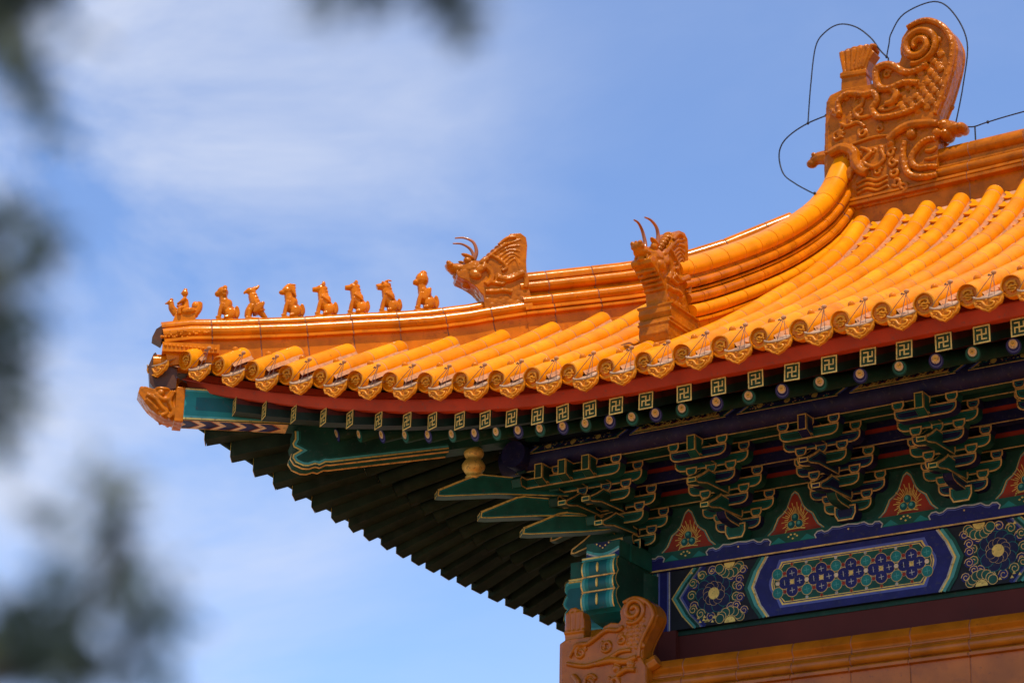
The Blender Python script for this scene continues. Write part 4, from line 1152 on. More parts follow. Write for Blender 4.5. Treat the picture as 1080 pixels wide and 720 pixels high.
# ------------------------------------------------------------------ lower roof below the wall
lrp = [(0.0,0.0),(0.05,-.01),(0.072,-.04),(0.078,-.065),(0.070,-.080),(0.060,-.090),(0.058,-.105),(.066,-.112),(.066,-.120),(.060,-.125)]+bulge(0.062,-.165,.034)+[(0.064,-.205),(0.070,-.212),(0.11,-.220),(0.11,-.238),(0.08,-.243),(0.08,-.60)]
b = MB()
b.sweep([(0.15,-.47,-.742),(XE,-.47,-.742)],prof_of(lrp),'brown_glaze','seam',.38,start=.5)
b.sweep([(-.47,YE,-.742),(-.47,.15,-.742)],prof_of(lrp),'brown_glaze','seam',.38)
b.add([(-.1,-.03,-.67),(XE,-.03,-.67),(XE,-.45,-.748),(-.1,-.45,-.748)],[[0,1,2,3]],'grey_mortar')
part(b,'lower_ridge')
def lower_roof():
    base = MB()
    def zl(d): return -1.20-.62*d+.07*d*d
    n = 10
    c = [[(x if k_ == 0 else -.45-d if False else x,-.45-d,zl(d)-.06) for d in [3.0*k/n for k in range(n+1)]] for k_ in (0,) for x in (-.45,XE)]
    V = []
    for k in range(n+1):
        d = 3.0*k/n; V += [(-.45-d,-.45-d,zl(d)-.06),(XE,-.45-d,zl(d)-.06)]
    base.add(V,[[2*k,2*k+1,2*k+3,2*k+2] for k in range(n)],'amber_glaze',True)
    V = []
    for k in range(n+1):
        d = 3.0*k/n; V += [(-.45-d,-.45-d,zl(d)-.06),(-.45-d,YE,zl(d)-.06)]
    base.add(V,[[2*k,2*k+1,2*k+3,2*k+2] for k in range(n)],'amber_glaze',True)
    root = part(base,'lower_roof_slope')
    for k in range(32):
        x = -1.55+TP*k+.02; d0 = max(0.08,-.45-x+.1)
        pts = [(x,-.45-d,zl(d)) for d in [3.0-(3.0-d0)*i/12 for i in range(13)]]
        part(tile_row(pts,(1,0,0),.2),'tile_row',root)
        part(eave_disc((x,-3.455,zl(3.0)),(1,0,0),(0,-1,-.3)),'eave_disc',root)
    for k in range(24):
        y = -1.55+TP*k+.02; d0 = max(.08,-.45-y+.1)
        pts = [(-.45-d,y,zl(d)) for d in [3.0-(3.0-d0)*i/12 for i in range(13)]]
        part(tile_row(pts,(0,1,0),.2),'tile_row',root)
    b = MB(); b.sweep([(-3.45,-3.45,zl(3)+.28),(-2.4,-2.4,zl(1.95)+.25),(-1.4,-1.4,zl(.95)+.25),(-.6,-.6,zl(.15)+.25)],prof_of(pre),'amber_glaze','seam',.31); part(b,'hip_ridge')
    b = MB()
    b.box(FR,-3.3,XE,zl(3)-.40,zl(3)-.12,3.10,3.28,'red_paint') if False else None
    b.add([(-3.4,-3.4,zl(3)-.10),(XE,-3.4,zl(3)-.10),(XE,-.3,zl(3)+.55),(-.3,-.3,zl(3)+.55)],[[0,1,2,3]],'dark_green_paint')
    b.add([(-3.4,-3.4,zl(3)-.10),(-3.4,YE,zl(3)-.10),(-.3,YE,zl(3)+.55),(-.3,-.3,zl(3)+.55)],[[0,1,2,3]],'dark_green_paint')
    part(b,'lower_soffit')
lower_roof()

# ------------------------------------------------------------------ glazed ornaments
def spiral(cx, cz, r0, r1, turns, a0, n=40):
    return [(cx+(r0+(r1-r0)*k/n)*cos(a0+2*pi*turns*k/n), cz+(r0+(r1-r0)*k/n)*sin(a0+2*pi*turns*k/n)) for k in range(n+1)]
def ridge_end_ornament(F, body, handle, feats, half, label, cat, beads=True, m='orange_glaze'):
    b = MB()
    b.prism(F,body,-half*.72,half*.72,m); b.prism(F,shrink(body,.975),-half*.9,half*.9,m); b.prism(F,shrink(body,.94),-half,half,m)
    for pts, r in feats:
        for sg in (1,-1):
            L = smooth_path([Vector((p[0],p[1],0)) for p in pts],5)
            nn = len(L)
            rr = [r*(0.80+.25*sin(pi*i/(nn-1))) if nn > 2 else r for i in range(nn)]
            b.tube([F(p.x,p.y,sg*(half+r*.75)) for p in L],rr,m,8)
            if beads and .022 < r < .032 and nn > 20:
                for q in range(2,nn-2,2): b.ball(F(L[q].x,L[q].y,sg*(half+r*1.55)),r*.42,m,seg=6,ring=4)
    return b

def chiwen():
    Yc = 1.21; half = .07
    F = Frame((0,Yc,0),(1,0,0),(0,0,1),(0,-1,0))
    body = [(.891,3.05),(.891,3.293),(.908,3.621),(.923,3.812),(.953,3.863),(1.05,3.885),(1.295,3.862),(1.326,3.935),(1.375,3.985),(1.46,3.995),(1.525,3.987),(1.54,4.03),(1.534,4.097),(1.551,4.19),(1.60,4.25),(1.694,4.278),(1.786,4.261),(1.893,4.182),(1.953,4.078),(1.972,3.976),(1.951,3.847),(1.878,3.637),(1.808,3.485),(1.80,3.40),(1.79,3.319),(1.777,3.173),(1.767,2.90),(1.13,2.90),(1.04,2.98)]
    sc = spiral(1.685,4.060,.150,.028,1.9,-2.0,44)
    feats = [(sc,.030)]
    rim = [(1.60,4.23),(1.694,4.255),(1.78,4.24),(1.875,4.165),(1.93,4.06),(1.945,3.97),(1.92,3.84),(1.85,3.63),(1.785,3.48)]
    feats += [(rim,.024)]
    feats += [([(1.752,3.892),(1.659,3.859),(1.567,3.874),(1.458,3.962),(1.365,3.96),(1.345,3.90),(1.368,3.802),(1.452,3.77),(1.564,3.788),(1.673,3.759)],.030)]
    feats += [([(.978,3.72),(1.043,3.66),(1.04,3.763),(1.114,3.815),(1.245,3.776),(1.321,3.77),(1.347,3.70),(1.307,3.64),(1.351,3.565),(1.462,3.546),(1.61,3.555),(1.70,3.60)],.027)]
    for c in ((1.67,3.77),(1.70,3.60),(1.10,3.62),(1.14,3.72),(1.02,3.52),(1.55,3.66)):     # claws
        for k in range(4):
            a = -.9+.6*k; feats.append(([c,(c[0]+.03*cos(a),c[1]+.03*sin(a)),(c[0]+.062*cos(a+.2),c[1]+.062*sin(a+.2))],.010))
    feats += [([(1.452,3.77),(1.50,3.72),(1.47,3.66),(1.41,3.655)],.028),([(1.41,3.655),(1.36,3.63),(1.42,3.61),(1.50,3.62)],.014)]
    feats += [([(1.245,3.776),(1.22,3.70),(1.16,3.66),(1.20,3.60),(1.30,3.60)],.018),([(1.04,3.60),(1.10,3.56),(1.18,3.57),(1.24,3.52)],.016)]
    # seam above the head, brow, open jaw, curled beard, waves at the foot
    feats += [([(.91,3.39),(1.10,3.40),(1.30,3.42),(1.454,3.40)],.012)]
    feats += [([(1.42,3.36),(1.50,3.41),(1.587,3.435),(1.70,3.425),(1.80,3.40)],.033)]
    feats += [([(1.782,3.284),(1.72,3.29),(1.66,3.26),(1.60,3.19),(1.60,3.13),(1.65,3.085),(1.73,3.075),(1.79,3.06)],.026)]
    feats += [([(1.55,3.32),(1.53,3.22),(1.55,3.10),(1.60,3.03),(1.70,3.0),(1.78,3.0)],.028)]
    feats += [([(1.79,3.22),(1.75,3.20),(1.70,3.21)],.018),([(1.79,3.15),(1.74,3.14),(1.69,3.15)],.014)]
    for i, (u, v) in enumerate(((1.44,3.26),(1.45,3.18),(1.46,3.10),(1.47,3.02),(1.52,2.97))):
        feats.append((spiral(u,v,.038,.010,1.1,.5+i,14),.014))
    feats += [([(1.20,3.36),(1.28,3.30),(1.22,3.24),(1.30,3.18),(1.38,3.22),(1.36,3.30)],.018)]
    feats += [([(.96,3.36),(1.06,3.385),(1.15,3.33),(1.165,3.24),(1.20,3.17),(1.25,3.14)],.040),([(1.165,3.24),(1.12,3.18),(1.10,3.12)],.03)]
    for k in range(5): feats.append(([(1.06+.025*k,3.415-.012*k),(1.075+.025*k,3.37-.014*k),(1.07+.028*k,3.31-.02*k)],.011))
    for k in range(3): feats.append(([(1.16,3.08-.04*k),(1.24,3.10-.04*k),(1.32,3.07-.04*k),(1.40,3.09-.04*k)],.013))
    for i, (u, v, r, t) in enumerate(((1.02,3.50,.045,.5),(1.22,3.48,.04,2.0),(1.36,3.48,.035,1.0),(1.10,3.80,.03,1.5),(1.43,3.90,.035,.2),(1.62,3.68,.035,2.6),(1.20,3.66,.03,3.),(1.02,3.26,.03,1.),(1.02,3.14,.04,2.),(1.33,3.14,.035,.3))):
        feats.append((spiral(u,v,r,.008,1.2,t,14),.0115))
    for k in range(7): feats.append(([(1.14+.05*k,3.345-.01*(k % 2)),(1.16+.05*k,3.32),(1.15+.05*k,3.29)],.010))
    b = ridge_end_ornament(F,body,None,feats,half,'','')
    for sg in (1,-1):
        # eyes, nostril, scales
        b.ball(F(1.60,3.365,sg*(half+.012)),.042,'orange_glaze'); b.ball(F(1.79,3.33,sg*(half+.01)),.035,'orange_glaze'); b.ball(F(1.44,3.335,sg*(half+.01)),.032,'orange_glaze')
        for r_ in range(14):
            for c_ in range(5):
                u = 1.50+.075*c_+.03*(r_ % 2)+.012*r_; v = 3.55+.040*r_
                if u > 1.86 or u < 1.4 or (u-1.685)**2+(v-4.06)**2 < .15**2 or v > 4.15: continue
                b.ball(F(u,v,sg*(half+.006+.004*(r_ % 2))),(.030,.014,.028),'orange_glaze',seg=8,ring=5)
    for u, v, r in ((1.83,3.40,.055),(1.87,3.375,.06),(1.91,3.36,.05),(1.955,3.355,.042),(1.84,3.33,.05)): b.ball(F(u,v,0),(r,.085,r),'orange_glaze')
    # scroll edge thickness, head of the back beast poking out on the outer side
    b.tube([F(.90,3.39,.0),F(.83,3.40,0),F(.775,3.385,0)],[.06,.05,.035],'orange_glaze',8)
    b.ball(F(.775,3.37,.0),(.045,.04,.035),'orange_glaze'); b.ball(F(.80,3.425,.03),.018,'orange_glaze')
    root = empty('ridge_end_ornament',(1.42,Yc,2.90),'tall amber glazed ridge dragon with curled tail and relief dragons, ringed by wire loops','roof ornament')
    o = b.fuse('ornament_body',.0050,m='carved_glaze',smooth_it=0); o.parent = root; o.matrix_parent_inverse = Matrix.Translation(-root.location)
    # sword handle
    h = MB(); hp = [(1.044,3.86),(1.052,3.974),(1.066,4.019),(1.046,4.123),(1.038,4.175),(1.087,4.205),(1.164,4.215),(1.259,4.195),(1.323,4.125),(1.277,4.07),(1.252,3.998),(1.247,3.951),(1.258,3.84)]
    h.prism(F,hp,-.055,.055,'orange_glaze')
    for k in range(6):
        t = k/5; u0 = 1.08+t*.15; u1 = 1.055+t*.25
        for sg in (1,-1): h.tube(smooth_path([F(u0,4.02,sg*.058),F(u0+(u1-u0)*.4,4.09,sg*.060),F(u1,4.19,sg*.060)],4),.014,'orange_glaze',6)
    for k in range(6): h.ball(F(1.06+.048*k,4.195+.012*sin(k*.7),0),(.030,.062,.022),'orange_glaze')
    for z in (3.99,4.01): h.tube([F(1.05,z,.06),F(1.25,z-.02,.06),F(1.25,z-.02,-.06),F(1.05,z,-.06),F(1.05,z,.06)],.012,'orange_glaze',6)
    o = h.fuse('sword_handle',.006,m='orange_glaze',smooth_it=1); o.parent = root; o.matrix_parent_inverse = Matrix.Translation(-root.location)
chiwen()

def hejiao():
    Yc = -.56; half = .065; dx, dz = .135, -.078
    F = Frame((dx,Yc,dz),(1,0,0),(0,0,1),(0,-1,0))
    body = [(-.34,-.95),(-.344,-.498),(-.299,-.476),(-.076,-.480),(-.031,-.466),(-.014,-.425),(.039,-.405),(.101,-.416),(.118,-.39),(.109,-.335),(.144,-.284),(.214,-.262),(.293,-.284),(.354,-.336),(.376,-.401),(.354,-.461),(.311,-.526),(.277,-.599),(.268,-.668),(.30,-.72),(.30,-.95)]
    feats = [(spiral(.215,-.355,.085,.015,1.8,-2.2,36),.016),([(.14,-.295),(.214,-.275),(.285,-.296),(.338,-.345),(.356,-.40),(.335,-.455),(.29,-.53),(.26,-.60),(.255,-.66)],.014)]
    feats += [([(-.25,-.60),(-.20,-.53),(-.12,-.53),(-.06,-.50),(.02,-.46),(.10,-.47),(.14,-.45)],.016),([(-.27,-.64),(-.15,-.67),(-.05,-.665),(.05,-.64),(.12,-.61),(.20,-.61)],.016)]
    feats += [(spiral(-.17,-.58,.045,.012,1.3,.3,16),.011),(spiral(.02,-.56,.045,.012,1.3,2.3,16),.011),(spiral(.13,-.53,.035,.01,1.3,1.3,16),.010)]
    feats += [([(-.05,-.67),(.06,-.66),(.16,-.68),(.24,-.66)],.022),([(-.22,-.72),(-.18,-.78),(-.23,-.84)],.02),([(.10,-.76),(.17,-.73),(.23,-.74)],.02)]
    feats += [(spiral(-.10,-.78,.05,.012,1.3,.3,16),.014),(spiral(.08,-.80,.05,.012,1.3,2.3,16),.014)]
    b = ridge_end_ornament(F,body,None,feats,half,'','')
    b.ball(F(.10,-.715,half+.01),.03,'brown_glaze'); b.ball(F(.20,-.70,half+.01),.028,'brown_glaze')
    b.tube(smooth_path([F(.25,-.71,0),F(.31,-.695,0),F(.35,-.675,0)],4),.045,'brown_glaze',8)
    for r_ in range(7):
        for c_ in range(3):
            u = .19+.045*c_-.012*(r_ % 2); v = -.42-.028*r_
            b.ball(F(u,v,half+.002),(.019,.008,.018),'brown_glaze',seg=8,ring=5)
    # return wing along the side ridge
    b.prism(Frame((dx-.30,Yc,dz),(0,1,0),(0,0,1),(-1,0,0)),[(0,-.95),(.6,-.95),(.6,-.62),(.5,-.40),(.36,-.30),(.28,-.42),(.0,-.48)],-.03,.06,'brown_glaze')
    root = empty('ridge_corner_ornament',(dx,Yc,-1.0+dz),'shaded terracotta coloured dragon ornament with curled tail at the lower ridge corner','roof ornament')
    o = b.fuse('ornament_body',.0042,m='brown_glaze',smooth_it=0); o.parent = root; o.matrix_parent_inverse = Matrix.Translation(-root.location)
    h = MB(); hp = [(-.308,-.50),(-.31,-.415),(-.307,-.303),(-.267,-.268),(-.231,-.266),(-.176,-.305),(-.162,-.354),(-.161,-.426),(-.174,-.50)]
    h.prism(F,hp,-.045,.045,'brown_glaze')
    for k in range(4):
        h.tube([F(-.285+.034*k,-.42,.046),F(-.29+.038*k,-.30,.046)],.010,'brown_glaze',6)
    h.tube([F(-.31,-.43,.047),F(-.16,-.43,.047)],.010,'brown_glaze',6)
    o = h.fuse('sword_handle',.006,m='brown_glaze'); o.parent = root; o.matrix_parent_inverse = Matrix.Translation(-root.location)
hejiao()

def dragon_head(name, origin, fwd, scale, label, plinth, thin=1.0):
    """horned dragon head facing fwd; local s forward, z up"""
    fwd = Vector(fwd).normalized(); lat = Vector((fwd.y,-fwd.x,0))
    F = Frame(origin, fwd*scale, Vector((0,0,1))*scale, lat*scale*thin); m = 'orange_glaze'
    b = MB()
    slab = [(0.0,-.03),(.33,-.03),(.345,.065),(.40,.125),(.46,.160),(.52,.182),(.53,.205),(.50,.235),(.40,.24),(.37,.28),(.30,.34),(.25,.40),(.215,.455),(.20,.50),(.17,.535),(.10,.548),(.06,.52),(.05,.46),(.055,.34),(.045,.20),(.02,.10)]
    b.prism(F,slab,-.085,.085,m)
    # skull, muzzle, lower jaw
    rotm = Matrix(((fwd.x,lat.x,0),(fwd.y,lat.y,0),(0,0,1)))
    def E(s,z,w,a,c,d,tilt=0): b.ball(F(s,z,w),(a*scale,d*scale*thin,c*scale),m,rotm @ Matrix.Rotation(tilt,3,'Y'))
    E(.40,.255,0,.12,.085,.105,.15)
    E(.49,.262,0,.098,.046,.066,-.12); E(.566,.284,0,.032,.030,.056,-.5)
    E(.475,.200,0,.075,.020,.056,-.22); E(.42,.180,0,.07,.040,.062,.5)
    for s_ in (-1,1):
        E(.455,.315,s_*.062,.030,.026,.026); E(.455,.345,s_*.066,.050,.014,.024,-.3)
        E(.58,.300,s_*.032,.018,.016,.018)
        E(.40,.205,s_*.092,.045,.035,.02); E(.36,.25,s_*.10,.05,.025,.02,.8)
        E(.345,.315,s_*.085,.045,.022,.02,.7)
        for k in range(3):       # teeth
            E(.47+.025*k,.226,s_*.050,.008,.018,.010)
        for pts, r in (([(.33,.09),(.26,.095),(.20,.11),(.15,.10)],.018),([(.25,.20),(.18,.19),(.10,.235),(.07,.25)],.026),([(.29,.16),(.22,.155),(.20,.175)],.017),([(.30,.36),(.24,.33),(.19,.28),(.22,.25)],.013),([(.33,.33),(.25,.41),(.19,.46)],.012),([(.35,.29),(.29,.22),(.30,.17),(.33,.14)],.022),([(.07,.25),(.05,.20),(.06,.14)],.02),([(.25,.44),(.19,.50),(.13,.51)],.012)):
            L = smooth_path([Vector((p[0],p[1],0)) for p in pts],4)
            b.tube([F(p.x,p.y,s_*.088) for p in L],r*scale,m,7)
        for r_ in range(4):
            for c_ in range(6):
                E(.03+.05*c_+.025*(r_ % 2),-.005+.035*r_,s_*.083,.028,.022,.006)
        for k in range(6): b.tube(smooth_path([F(.28-.012*k,.40-.03*k,s_*.084),F(.20-.012*k,.45-.02*k,s_*.086),F(.10,.50-.045*k,s_*.084)],4),.007*scale,m,6)
    for k in range(7): E(.35-.027*k,.33+.030*k,0,.026,.022,.045)
    for s0, z0 in ((.350,.085),(.375,.108),(.405,.128),(.435,.146),(.465,.162)) if plinth else ():
        b.tube([F(s0,z0-.006,-.078),F(s0+.012,z0-.012,0),F(s0,z0-.006,.078)],.012*scale,m,6)
    if plinth:
        for z0, a, c in ((-.03,.350,.140),(-.125,.352,.128),(-.15,.365,.126),(-.285,.365,.126)):
            b.tube([F(.02,z0,c),F(a,z0,c),F(a,z0,-c),F(.02,z0,-c)],.010*scale,m,6)
        for z0, z1, a, c in ((-.135,-.02,.345,.135),(-.30,-.135,.36,.122)):
            b.prism(F,[(-.02,z0),(a-.02,z0),(a+.012,(z0+z1)/2),(a,z1),(-.02,z1)],-c,c,m)
    root = empty(name, origin, label, 'roof ornament', 'horned dragon heads on the roof ridges')
    o = b.fuse('dragon_body',.0040,m='carved_glaze',smooth_it=0); o.parent = root; o.matrix_parent_inverse = Matrix.Translation(-root.location)
    for s_ in (-1,1):
        h = MB()
        L = smooth_path([F(.41,.33,s_*.045),F(.395,.39,s_*.055),F(.42,.455,s_*.06),F(.48,.485,s_*.052),F(.545,.48,s_*.045)],5)
        h.tube(L,[.0165*scale*(1-.70*i/(len(L)-1)) for i in range(len(L))],'horn_brown',8)
        o = h.build('horn'); o.parent = root; o.matrix_parent_inverse = Matrix.Translation(-root.location)
hfw = -hd
dragon_head('dragon_head',(-.475,hip_y(-.475),1.765),hfw,1.0,'wide brown dragon head with twin horns, behind the row of small ridge figures',False)
dragon_head('dragon_head',(1.0,-1.17,1.205),(0,-1,0),1.0,'upright dragon head at the foot of the gable ridge above the eave tiles',True,.84)

def taoshou():
    F = Frame(D(3.10,.865,0),D.U,D.V,D.N); m = 'orange_glaze'; b = MB()
    pr_ = [(-.01,-.112),(-.01,.110),(.05,.095),(.10,.085),(.16,.098),(.215,.11),(.25,.085),(.255,.06),(.22,.015),(.18,-.03),(.12,-.075),(.07,-.10)]
    b.prism(F,pr_,-.068,.068,m)
    rotm = Matrix((D.U,D.N,D.V)).transposed()
    def E(s,z,w,a,c,d,t=0): b.ball(F(s,z,w),(a,d,c),m,rotm @ Matrix.Rotation(t,3,'Y'))
    E(.215,.075,0,.04,.035,.07); 
    for s_ in (-1,1):
        E(.23,.10,s_*.035,.02,.018,.02); E(.11,.070,s_*.070,.026,.024,.02); E(.10,.102,s_*.066,.05,.014,.022)
        for pts, r in (([(.20,.05),(.14,.025),(.10,-.02),(.06,-.06),(.10,-.085)],.016),([(.03,.09),(.05,.02),(.02,-.05),(.05,-.10)],.018),([(.15,.06),(.10,.03),(.06,.03)],.016),([(.20,.02),(.15,-.02),(.12,-.05)],.012)):
            L = smooth_path([Vector((p[0],p[1],0)) for p in pts],4); b.tube([F(p.x,p.y,s_*.074) for p in L],r,m,6)
    b.box(F,-.045,.012,-.120,.118,-.095,.095,m)
    o = b.fuse('beam_cap',.0042,m='carved_glaze',smooth_it=1)
    o['label'] = 'small snarling dragon mask capping the tip of the corner beam under the eave'; o['category'] = 'roof ornament'
taoshou()

# ------------------------------------------------------------------ the procession on the hip ridge
def hip_at(x):
    return Vector((x,hip_y(x),hip_top(x)-.004))
def seat(b, F, s0, s1): b.prism(F,[(s0,-.03),(s1,-.03),(s1-.006,.004),(s0+.006,.004)],-.036,.036,'amber_glaze')
RM = Matrix((hfw, -hl, Vector((0,0,1)))).transposed()
def beast(x, label, kind, sc=1.0, turn=0.0):
    o0 = hip_at(x); b = MB()
    F = Frame(o0, hfw*sc*.86, Vector((0,0,1))*sc*1.06, -hl*sc)
    def E(s,z,w,a,c,d,t=0.0): b.ball(F(s,z,w),(a*sc,d*sc,c*sc),'amber_glaze',RM @ Matrix.Rotation(t,3,'Y'),10,7)
    def T(pts, r):
        L = smooth_path([F(*p) for p in pts],4); n = len(L)
        if hasattr(r,'__len__'): rr = [(r[0]+(r[1]-r[0])*i/(n-1))*sc for i in range(n)]
        else: rr = r*sc
        b.tube(L,rr,'amber_glaze',8)
    seat(b,F,-.075,.075)
    if kind == 'bird':
        T([(-.045,.05,0),(-.01,.09,0),(.02,.14,0),(.028,.17,0)],(.040,.026))
        T([(.02,.09,0),(.045,.05,0),(.05,.01,0)],(.032,.024))
        T([(-.02,.075,0),(-.06,.04,0),(-.095,.008,0)],(.030,.014))
        for s_ in (-1,1):
            E(-.028,.075,s_*.034,.055,.022,.012,.9); T([(.045,.06,s_*.018),(.047,.0,s_*.022)],.014)
        E(.040,.188,0,.036,.027,.026,-.1); T([(.06,.190,0),(.085,.178,0),(.092,.166,0)],(.016,.005))
        T([(.02,.205,0),(-.005,.218,0),(-.02,.235,0)],(.018,.006))
        for k in range(4): E(.01-.012*k,.165-.02*k,0,.02,.016,.03)
    else:
        # haunches, chest, legs
        E(-.035,.046,0,.042,.046,.044); E(.000,.092,0,.038,.060,.038,-.4); E(.018,.122,0,.034,.040,.036)
        for s_ in (-1,1):
            E(-.032,.042,s_*.030,.036,.040,.018); T([(-.02,.014,s_*.034),(.012,.010,s_*.036)],.013)
            T([(.028,.105,s_*.024),(.044,.06,s_*.026),(.050,.006,s_*.026)],(.018,.0125)); E(.058,.008,s_*.026,.018,.011,.014)
        T([(-.075,.025,0),(-.090,.055,0),(-.083,.09,0),(-.072,.098,0)],(.020,.012) if kind != 'goat' else (.012,.008))
        hz = .180 if kind != 'monkey' else .184; hs = .036
        T([(.012,.115,0),(.026,.145,0),(hs-.006,hz,0)],(.034,.026))
        if kind == 'lion':
            E(hs,hz+.008,0,.040,.040,.038); E(hs+.036,hz-.006,0,.022,.020,.024)
            for k in range(10):
                a = k*2*pi/10; E(hs-.016,hz+.008+.036*sin(a),.036*cos(a),.016,.013,.013)
            for s_ in (-1,1): E(hs+.026,hz+.018,s_*.017,.009,.009,.009)
        elif kind == 'maned':
            E(hs,hz+.004,0,.042,.032,.032); E(hs+.040,hz-.010,0,.026,.017,.022)
            for k in range(5):
                for s_ in (-1,0,1): T([(hs-.01,hz+.028-.004*abs(s_),s_*.02),(hs-.035-.006*k,hz+.040-.017*k,s_*.026),(hs-.06,hz+.036-.02*k,s_*.028)],(.011,.004))
            T([(hs+.02,hz+.02,0),(hs-.005,hz+.046,0),(hs-.03,hz+.05,0)],(.016,.006))
        elif kind == 'horse' or kind == 'goat':
            E(hs,hz+.004,0,.036,.030,.027,-.1); T([(hs+.01,hz+.002,0),(hs+.045,hz-.002,0),(hs+.068,hz-.004,0)],(.024,.016))
            T([(hs-.012,hz+.026,0),(hs-.018,hz+.046,0),(hs-.012,hz+.060 if kind == 'horse' else hz+.05,0)],(.020,.007))
            for s_ in (-1,1): E(hs-.012,hz+.032,s_*.020,.009,.018,.007)
            for k in range(5): E(hs-.034-.006*k,hz+.012-.022*k,0,.016,.016,.014)
        elif kind == 'bull':
            E(hs,hz+.002,0,.040,.032,.033); T([(hs+.01,hz-.002,0),(hs+.05,hz-.006,0),(hs+.064,hz-.010,0)],(.027,.020))
            for s_ in (-1,1): T([(hs,hz+.026,s_*.016),(hs-.026,hz+.036,s_*.024),(hs-.05,hz+.032,s_*.024)],(.011,.004)); E(hs+.02,hz+.018,s_*.026,.010,.010,.008)
            for k in range(5): E(hs-.030-.008*k,hz+.01-.022*k,0,.018,.016,.018)
        elif kind == 'monkey':
            E(hs-.008,hz+.016,0,.044,.052,.040); E(hs+.034,hz-.004,0,.024,.020,.026); E(hs-.016,hz+.056,0,.026,.022,.026)
            for s_ in (-1,1): E(hs+.024,hz+.022,s_*.018,.010,.009,.010); E(-.01,.10,s_*.036,.022,.05,.010,-.4)
            T([(hs+.03,hz-.012,0),(hs+.058,hz-.010,0)],(.016,.010))
        if kind in ('horse','goat','bull'):
            for s_ in (-1,1): T([(.03,.125,s_*.034),(-.01,.105,s_*.040),(-.045,.085,s_*.034)],(.012,.005))
        for k in range(3): E(-.045-.012*k,.085-.010*k,0,.014,.018,.014)
    o = b.fuse('ridge_beast',.0038,m='amber_glaze',smooth_it=1)
    o['label'] = label; o['category'] = 'roof figurine'; o['group'] = 'glazed figures along the hip ridge'
    return o
beast(-1.985,'round maned glazed lion sitting right behind the rider figurine','lion')
beast(-1.845,'glazed phoenix like bird figurine with a beak and long folded wings','bird')
beast(-1.668,'glazed beast figurine with swept back spiky mane, behind the bird','maned')
beast(-1.505,'pointed eared glazed horse figurine just behind the spiky maned beast','horse')
beast(-1.345,'glazed sitting beast with peaked crest, between the horse and the horned beast','goat')
beast(-1.190,'flat headed glazed beast with swept back horns, second from the big dragon head','bull')
beast(-1.010,'tall domed head glazed figurine next to the big horned dragon head','monkey',1.06)
def rider():
    x = -2.185; o0 = hip_at(x); F = Frame(o0, hfw, (0,0,1), -hl)
    root = empty('rider_figurine', o0, 'tiny glazed man riding a hen at the outermost tip of the ridge', 'roof figurine', 'glazed figures along the hip ridge')
    b = MB()
    def E(B,s,z,w,a,c,d,t=0.0): B.ball(F(s,z,w),(a,d,c),'amber_glaze',RM @ Matrix.Rotation(t,3,'Y'),10,7)
    def T(B,pts, r):
        L = smooth_path([F(*p) for p in pts],4); n = len(L); rr = [r[0]+(r[1]-r[0])*i/(n-1) for i in range(n)]
        B.tube(L,rr,'amber_glaze',8)
    b.prism(F,[(-.085,-.03),(.075,-.03),(.062,.02),(.055,.04),(-.07,.04)],-.034,.034,'amber_glaze')
    E(b,-.01,.050,0,.085,.038,.042); T(b,[(.05,.05,0),(.082,.085,0),(.088,.115,0)],(.032,.018)); E(b,.095,.122,0,.024,.020,.018)
    T(b,[(.11,.12,0),(.132,.112,0)],(.010,.004)); E(b,.090,.145,0,.014,.014,.006)
    T(b,[(-.06,.06,0),(-.09,.10,0),(-.095,.145,0)],(.034,.020)); E(b,-.075,.10,0,.030,.050,.030,.3)
    for s_ in (-1,1): E(b,-.025,.065,s_*.040,.05,.022,.012,.2)
    o = b.fuse('hen_mount',.0038,m='amber_glaze',smooth_it=1); o.parent = root; o.matrix_parent_inverse = Matrix.Translation(-root.location)
    c = MB()
    T(c,[(-.005,.075,0),(.0,.115,0),(.004,.15,0)],(.032,.026)); E(c,.004,.145,0,.026,.022,.034)
    T(c,[(.004,.16,0),(.004,.185,0)],(.012,.012)); E(c,.006,.200,0,.023,.026,.022); E(c,.004,.226,0,.014,.010,.012); E(c,.028,.197,0,.006,.006,.005)
    for s_ in (-1,1):
        T(c,[(.004,.155,s_*.030),(.026,.125,s_*.036),(.05,.11,s_*.018)],(.012,.009)); T(c,[(.0,.085,s_*.025),(.035,.07,s_*.042),(.03,.03,s_*.044)],(.018,.012))
    o = c.fuse('rider_body',.0036,m='amber_glaze',smooth_it=1); o.parent = root; o.matrix_parent_inverse = Matrix.Translation(-root.location)
rider()

# ------------------------------------------------------------------ lightning conductor
b = MB()
def wire(pts, r=.0055): b.tube(smooth_path([Vector(p) for p in pts],6), r, 'iron_wire', 6)
Y0 = 1.2
wire([(.965,.84,2.925),(.85,.95,3.03),(.70,1.08,3.17),(.56,1.17,3.32),(.51,Y0,3.48),(.535,Y0,3.585),(.62,Y0,3.655),(.752,Y0,3.705),(.90,Y0,3.73)])
wire([(x,Y0,z) for x,z in ((.752,3.705),(.78,4.0),(.828,4.32),(.91,4.425),(1.027,4.459),(1.16,4.40),(1.276,4.277),(1.35,4.15),(1.398,4.084))])
wire([(x,Y0,z) for x,z in ((1.398,4.084),(1.42,4.18),(1.443,4.269),(1.55,4.40),(1.787,4.433),(1.93,4.30),(2.026,4.028),(1.98,3.70),(1.91,3.409))])
wire([(x,Y0+.03,z) for x,z in ((1.91,3.409),(2.02,3.365),(2.138,3.373),(2.408,3.386),(3.2,3.40),(4.4,3.39),(6.0,3.40))])
for x, z0, z1 in ((1.398,3.98,4.09),(2.04,3.25,3.365),(3.2,3.25,3.40),(4.4,3.25,3.39)): b.tube([(x,Y0+.03,z0),(x,Y0+.03,z1)],.006,'iron_wire',6)
